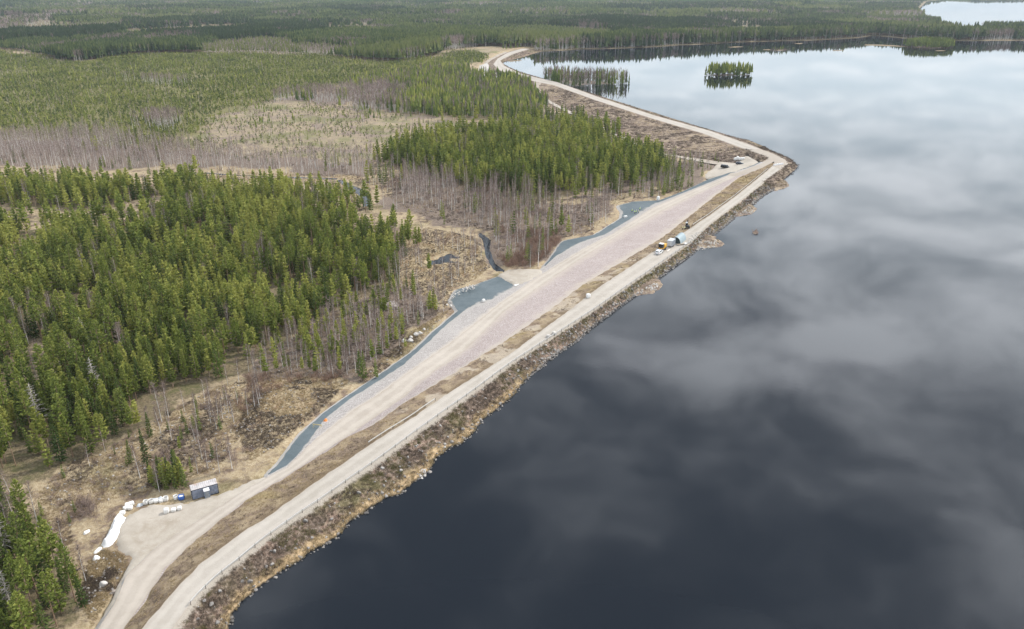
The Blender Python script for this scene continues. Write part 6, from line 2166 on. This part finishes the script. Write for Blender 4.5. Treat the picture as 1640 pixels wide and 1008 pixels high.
# near bank
stone_d = .35 + 1.5 * (1 - reed)
p_, t_, i_ = on_loft(Wst, LS['R'], 8200, rg3, lambda u: .04 + .84 * u, 0, nB - 2)
cl_ = fbm(p_[:, 0] / 5, p_[:, 1] / 5, 401)
k1 = cl_ > .5
put(mgh, t_heath, p_[k1 & (t_ > .35)], .62, rg3)
put(mh, t_heath, p_[~k1 & (t_ > .12)], .55, rg3)
p_, t_, i_ = on_loft(Wst, LS['R'], 3000, rg3, lambda u: .0 + .30 * u ** 1.3, 0, nB - 2, dens=reed + .12)
put(mg, t_grass, p_ + np.array([0, 0, .03]), .62, rg3, tint=.15)
p_, t_, i_ = on_loft(Wst, LS['R'], 2300, rg3, lambda u: .02 + .80 * u ** 1.7, 0, nB - 2, dens=stone_d)
put(mrk, t_rock, p_ + np.array([0, 0, .08]), .22 + .62 * rg3.random(len(p_)) ** 3, rg3)
p_, t_, i_ = on_loft(Wst, Wout, 1300, rg3, lambda u: u * .5, 0, nB - 2, dens=stone_d)
put(mrk, t_rock, p_ * np.array([1, 1, 0]) + np.array([0, 0, .02]), .3 + .5 * rg3.random(len(p_)) ** 2, rg3, tint=-.35)
# white stones of the old ramp and the spits
for pxs, n_, s_ in [([(668, 760), (678, 752), (688, 748), (688, 756), (676, 766)], 30, .36), ([(1112, 401), (1141, 398), (1151, 392), (1146, 386), (1120, 392)], 75, .5), ([(1015, 472), (1044, 468), (1056, 461), (1050, 455), (1030, 466)], 60, .45), ([(1183, 345), (1203, 342), (1208, 336), (1200, 334)], 60, .45), ([(1098, 396), (1112, 384), (1132, 378), (1118, 394), (1100, 402)], 90, .5), ([(760, 462), (735, 472), (722, 484), (716, 482), (735, 464), (760, 452)], 50, .5)]:
    q = Pa(pxs, .2)
    x = rg3.uniform(q[:, 0].min(), q[:, 0].max(), n_ * 6); y = rg3.uniform(q[:, 1].min(), q[:, 1].max(), n_ * 6)
    k = inside(q, x, y); x, y = x[k][:n_], y[k][:n_]
    z = np.array([gz_at(a, b) for a, b in zip(x, y)])
    put(mrw, t_rock, np.column_stack([x, y, np.maximum(z, 0) + .08]), s_, rg3, tint=.15)
# verge
p_, t_, i_ = on_loft(LS['V'], LS['L'], 5200, rg3, lambda u: .06 + .84 * u)
cl_ = fbm(p_[:, 0] / 4, p_[:, 1] / 4, 402)
sc_ = scrape[i_] * (cl_ > .42) > .5
k1 = (cl_ > .40) & ~sc_
put(mg, t_grass, p_[k1], .42, rg3)
put(mh, t_heath, p_[~k1 & ~sc_ & (rg3.random(len(p_)) < .8)], .36, rg3, tint=.1)
# headland, far slope and far bank
p_, t_, i_ = on_loft(l2, b2, 5200, rg3, lambda u: .04 + .94 * u, 0, i1)
cl_ = fbm(p_[:, 0] / 9, p_[:, 1] / 9, 403)
put(mh, t_heath, p_[cl_ < .54], .75, rg3, (1.2, 2.0))
put(mg, t_grass, p_[cl_ >= .54], .55, rg3, (1.2, 2.0))
p_, t_, i_ = on_loft(w2, r2, 1500, rg3, lambda u: .05 + .8 * u)
put(mh, t_heath, p_, .7, rg3, (1.2, 2.0))
for nm_, n_, h_ in (('headland_bank', 900, .8), ('heather_patch', 130, .8), ('slope_end', 420, .75)):
    o_ = bpy.data.objects.get(nm_)
    if o_ is None: continue
    fs = [p2 for p2 in o_.data.polygons]
    ar = np.array([f.area for f in fs]); pick = rg3.choice(len(fs), n_, p=ar / ar.sum())
    pp = np.array([tuple(fs[i].center) for i in pick]) + rg3.normal(size=(n_, 3)) * np.array([.5, .5, 0])
    pp = pp[pp[:, 2] > .15] if nm_ == 'headland_bank' else pp
    put(mh, t_heath, pp, h_, rg3, (1.0, 1.8))
for o_ in [o for o in COL.objects if o.name.startswith('stony_spit')]:
    fs = list(o_.data.polygons)
    ar = np.array([f.area for f in fs]); pick = rg3.choice(len(fs), 260, p=ar / ar.sum())
    pp = np.array([tuple(fs[i].center) for i in pick]) + rg3.normal(size=(260, 3)) * np.array([.3, .3, 0])
    pp = pp[pp[:, 2] > .45]
    put(mg, t_grass, pp[::2], .5, rg3, tint=.1)
    put(mgh, t_heath, pp[1::2], .5, rg3, tint=.2)
# open heath beside the dam
def open_tufts(poly, n, hg, hh, seed):
    x = rg3.uniform(poly[:, 0].min(), poly[:, 0].max(), n * 4); y = rg3.uniform(poly[:, 1].min(), poly[:, 1].max(), n * 4)
    k = inside(poly, x, y) & (signed(Q, x, y) > .8)
    for av in avoid: k &= ~inside(av, x, y)
    for S_ in STREAMS: k &= signed(S_, x, y) > 1.5
    x, y = x[k][:n], y[k][:n]
    z = np.array([gz_at(a, b) for a, b in zip(x, y)])
    pp = np.column_stack([x, y, z])
    c_ = fbm(x / 7, y / 7, seed)
    put(mg, t_grass, pp[c_ > .46], hg, rg3)
    put(mh, t_heath, pp[c_ <= .46], hh, rg3)
    q_ = rg3.random(len(pp)) < .035
    put(mrk, t_rock, pp[q_], .45, rg3)


open_tufts(RG['open_near'], 9000, .38, .42, 411)
open_tufts(RG['grass_near'], 5200, .45, .45, 412)
open_tufts(RG['toe_scrub'], 1800, .5, .5, 413)
open_tufts(RG['brush'], 3500, .5, .55, 414)
open_tufts(RG['marsh'], 5500, .6, .5, 415)
open_tufts(RG['birch_mid'], 5500, .6, .7, 416)
open_tufts(RG['meadow'], 3500, .6, .5, 417)
reg('toe_yard', [(150, 1010), (128, 960), (140, 900), (165, 880), (190, 885), (208, 900), (185, 960), (160, 1010)])
open_tufts(RG['toe_yard'], 2200, .4, .42, 418)
mg.build('dry_grass', [M['straw']], 'tufts of pale dry grass on the banks and heath', 'grass')
mh.build('dry_heather', [M['heather']], 'brown dry heather and low twigs on the banks and heath', 'heather')
mgh.build('green_heather', [M['greenheath']], 'low green-brown heather along the top of the lake bank', 'heather')
M['stuffrock'] = leafy('bank_stone', (.10, .092, .085), (.25, .23, .215), (.46, .43, .40), 0)
mrk.build('bank_rubble', [M['stuffrock']], 'grey and pale stones strewn along the waterline of the dam', 'rubble')
mrw.build('white_rubble', [M['boulder']], 'whitish broken stones on the spits and the old ramp', 'rubble')

# ------------------------------------------------------------------ the air between
bm = bmesh.new()
bmesh.ops.create_cube(bm, size=1, matrix=Matrix.Translation((0, 3900, 55.0)) @ Matrix.Diagonal((15400, 8600, 130.0, 1)))
hm_ = bpy.data.materials.new('haze_air')
hm_.use_nodes = True
hn = NT(hm_.node_tree)
hn.n.remove(hm_.node_tree.nodes['Principled BSDF'])
pv = hn.new('ShaderNodeVolumePrincipled')
pv.inputs['Color'].default_value = (.78, .88, 1.0, 1)
pv.inputs['Density'].default_value = HAZE
pv.inputs['Anisotropy'].default_value = 0.2
hn.l.new(pv.outputs[0], hm_.node_tree.nodes['Material Output'].inputs['Volume'])
hz_o = bm_obj('haze', bm, hm_)
tag(hz_o, 'thin pale blue haze over the far forest', 'haze', None, 'stuff')
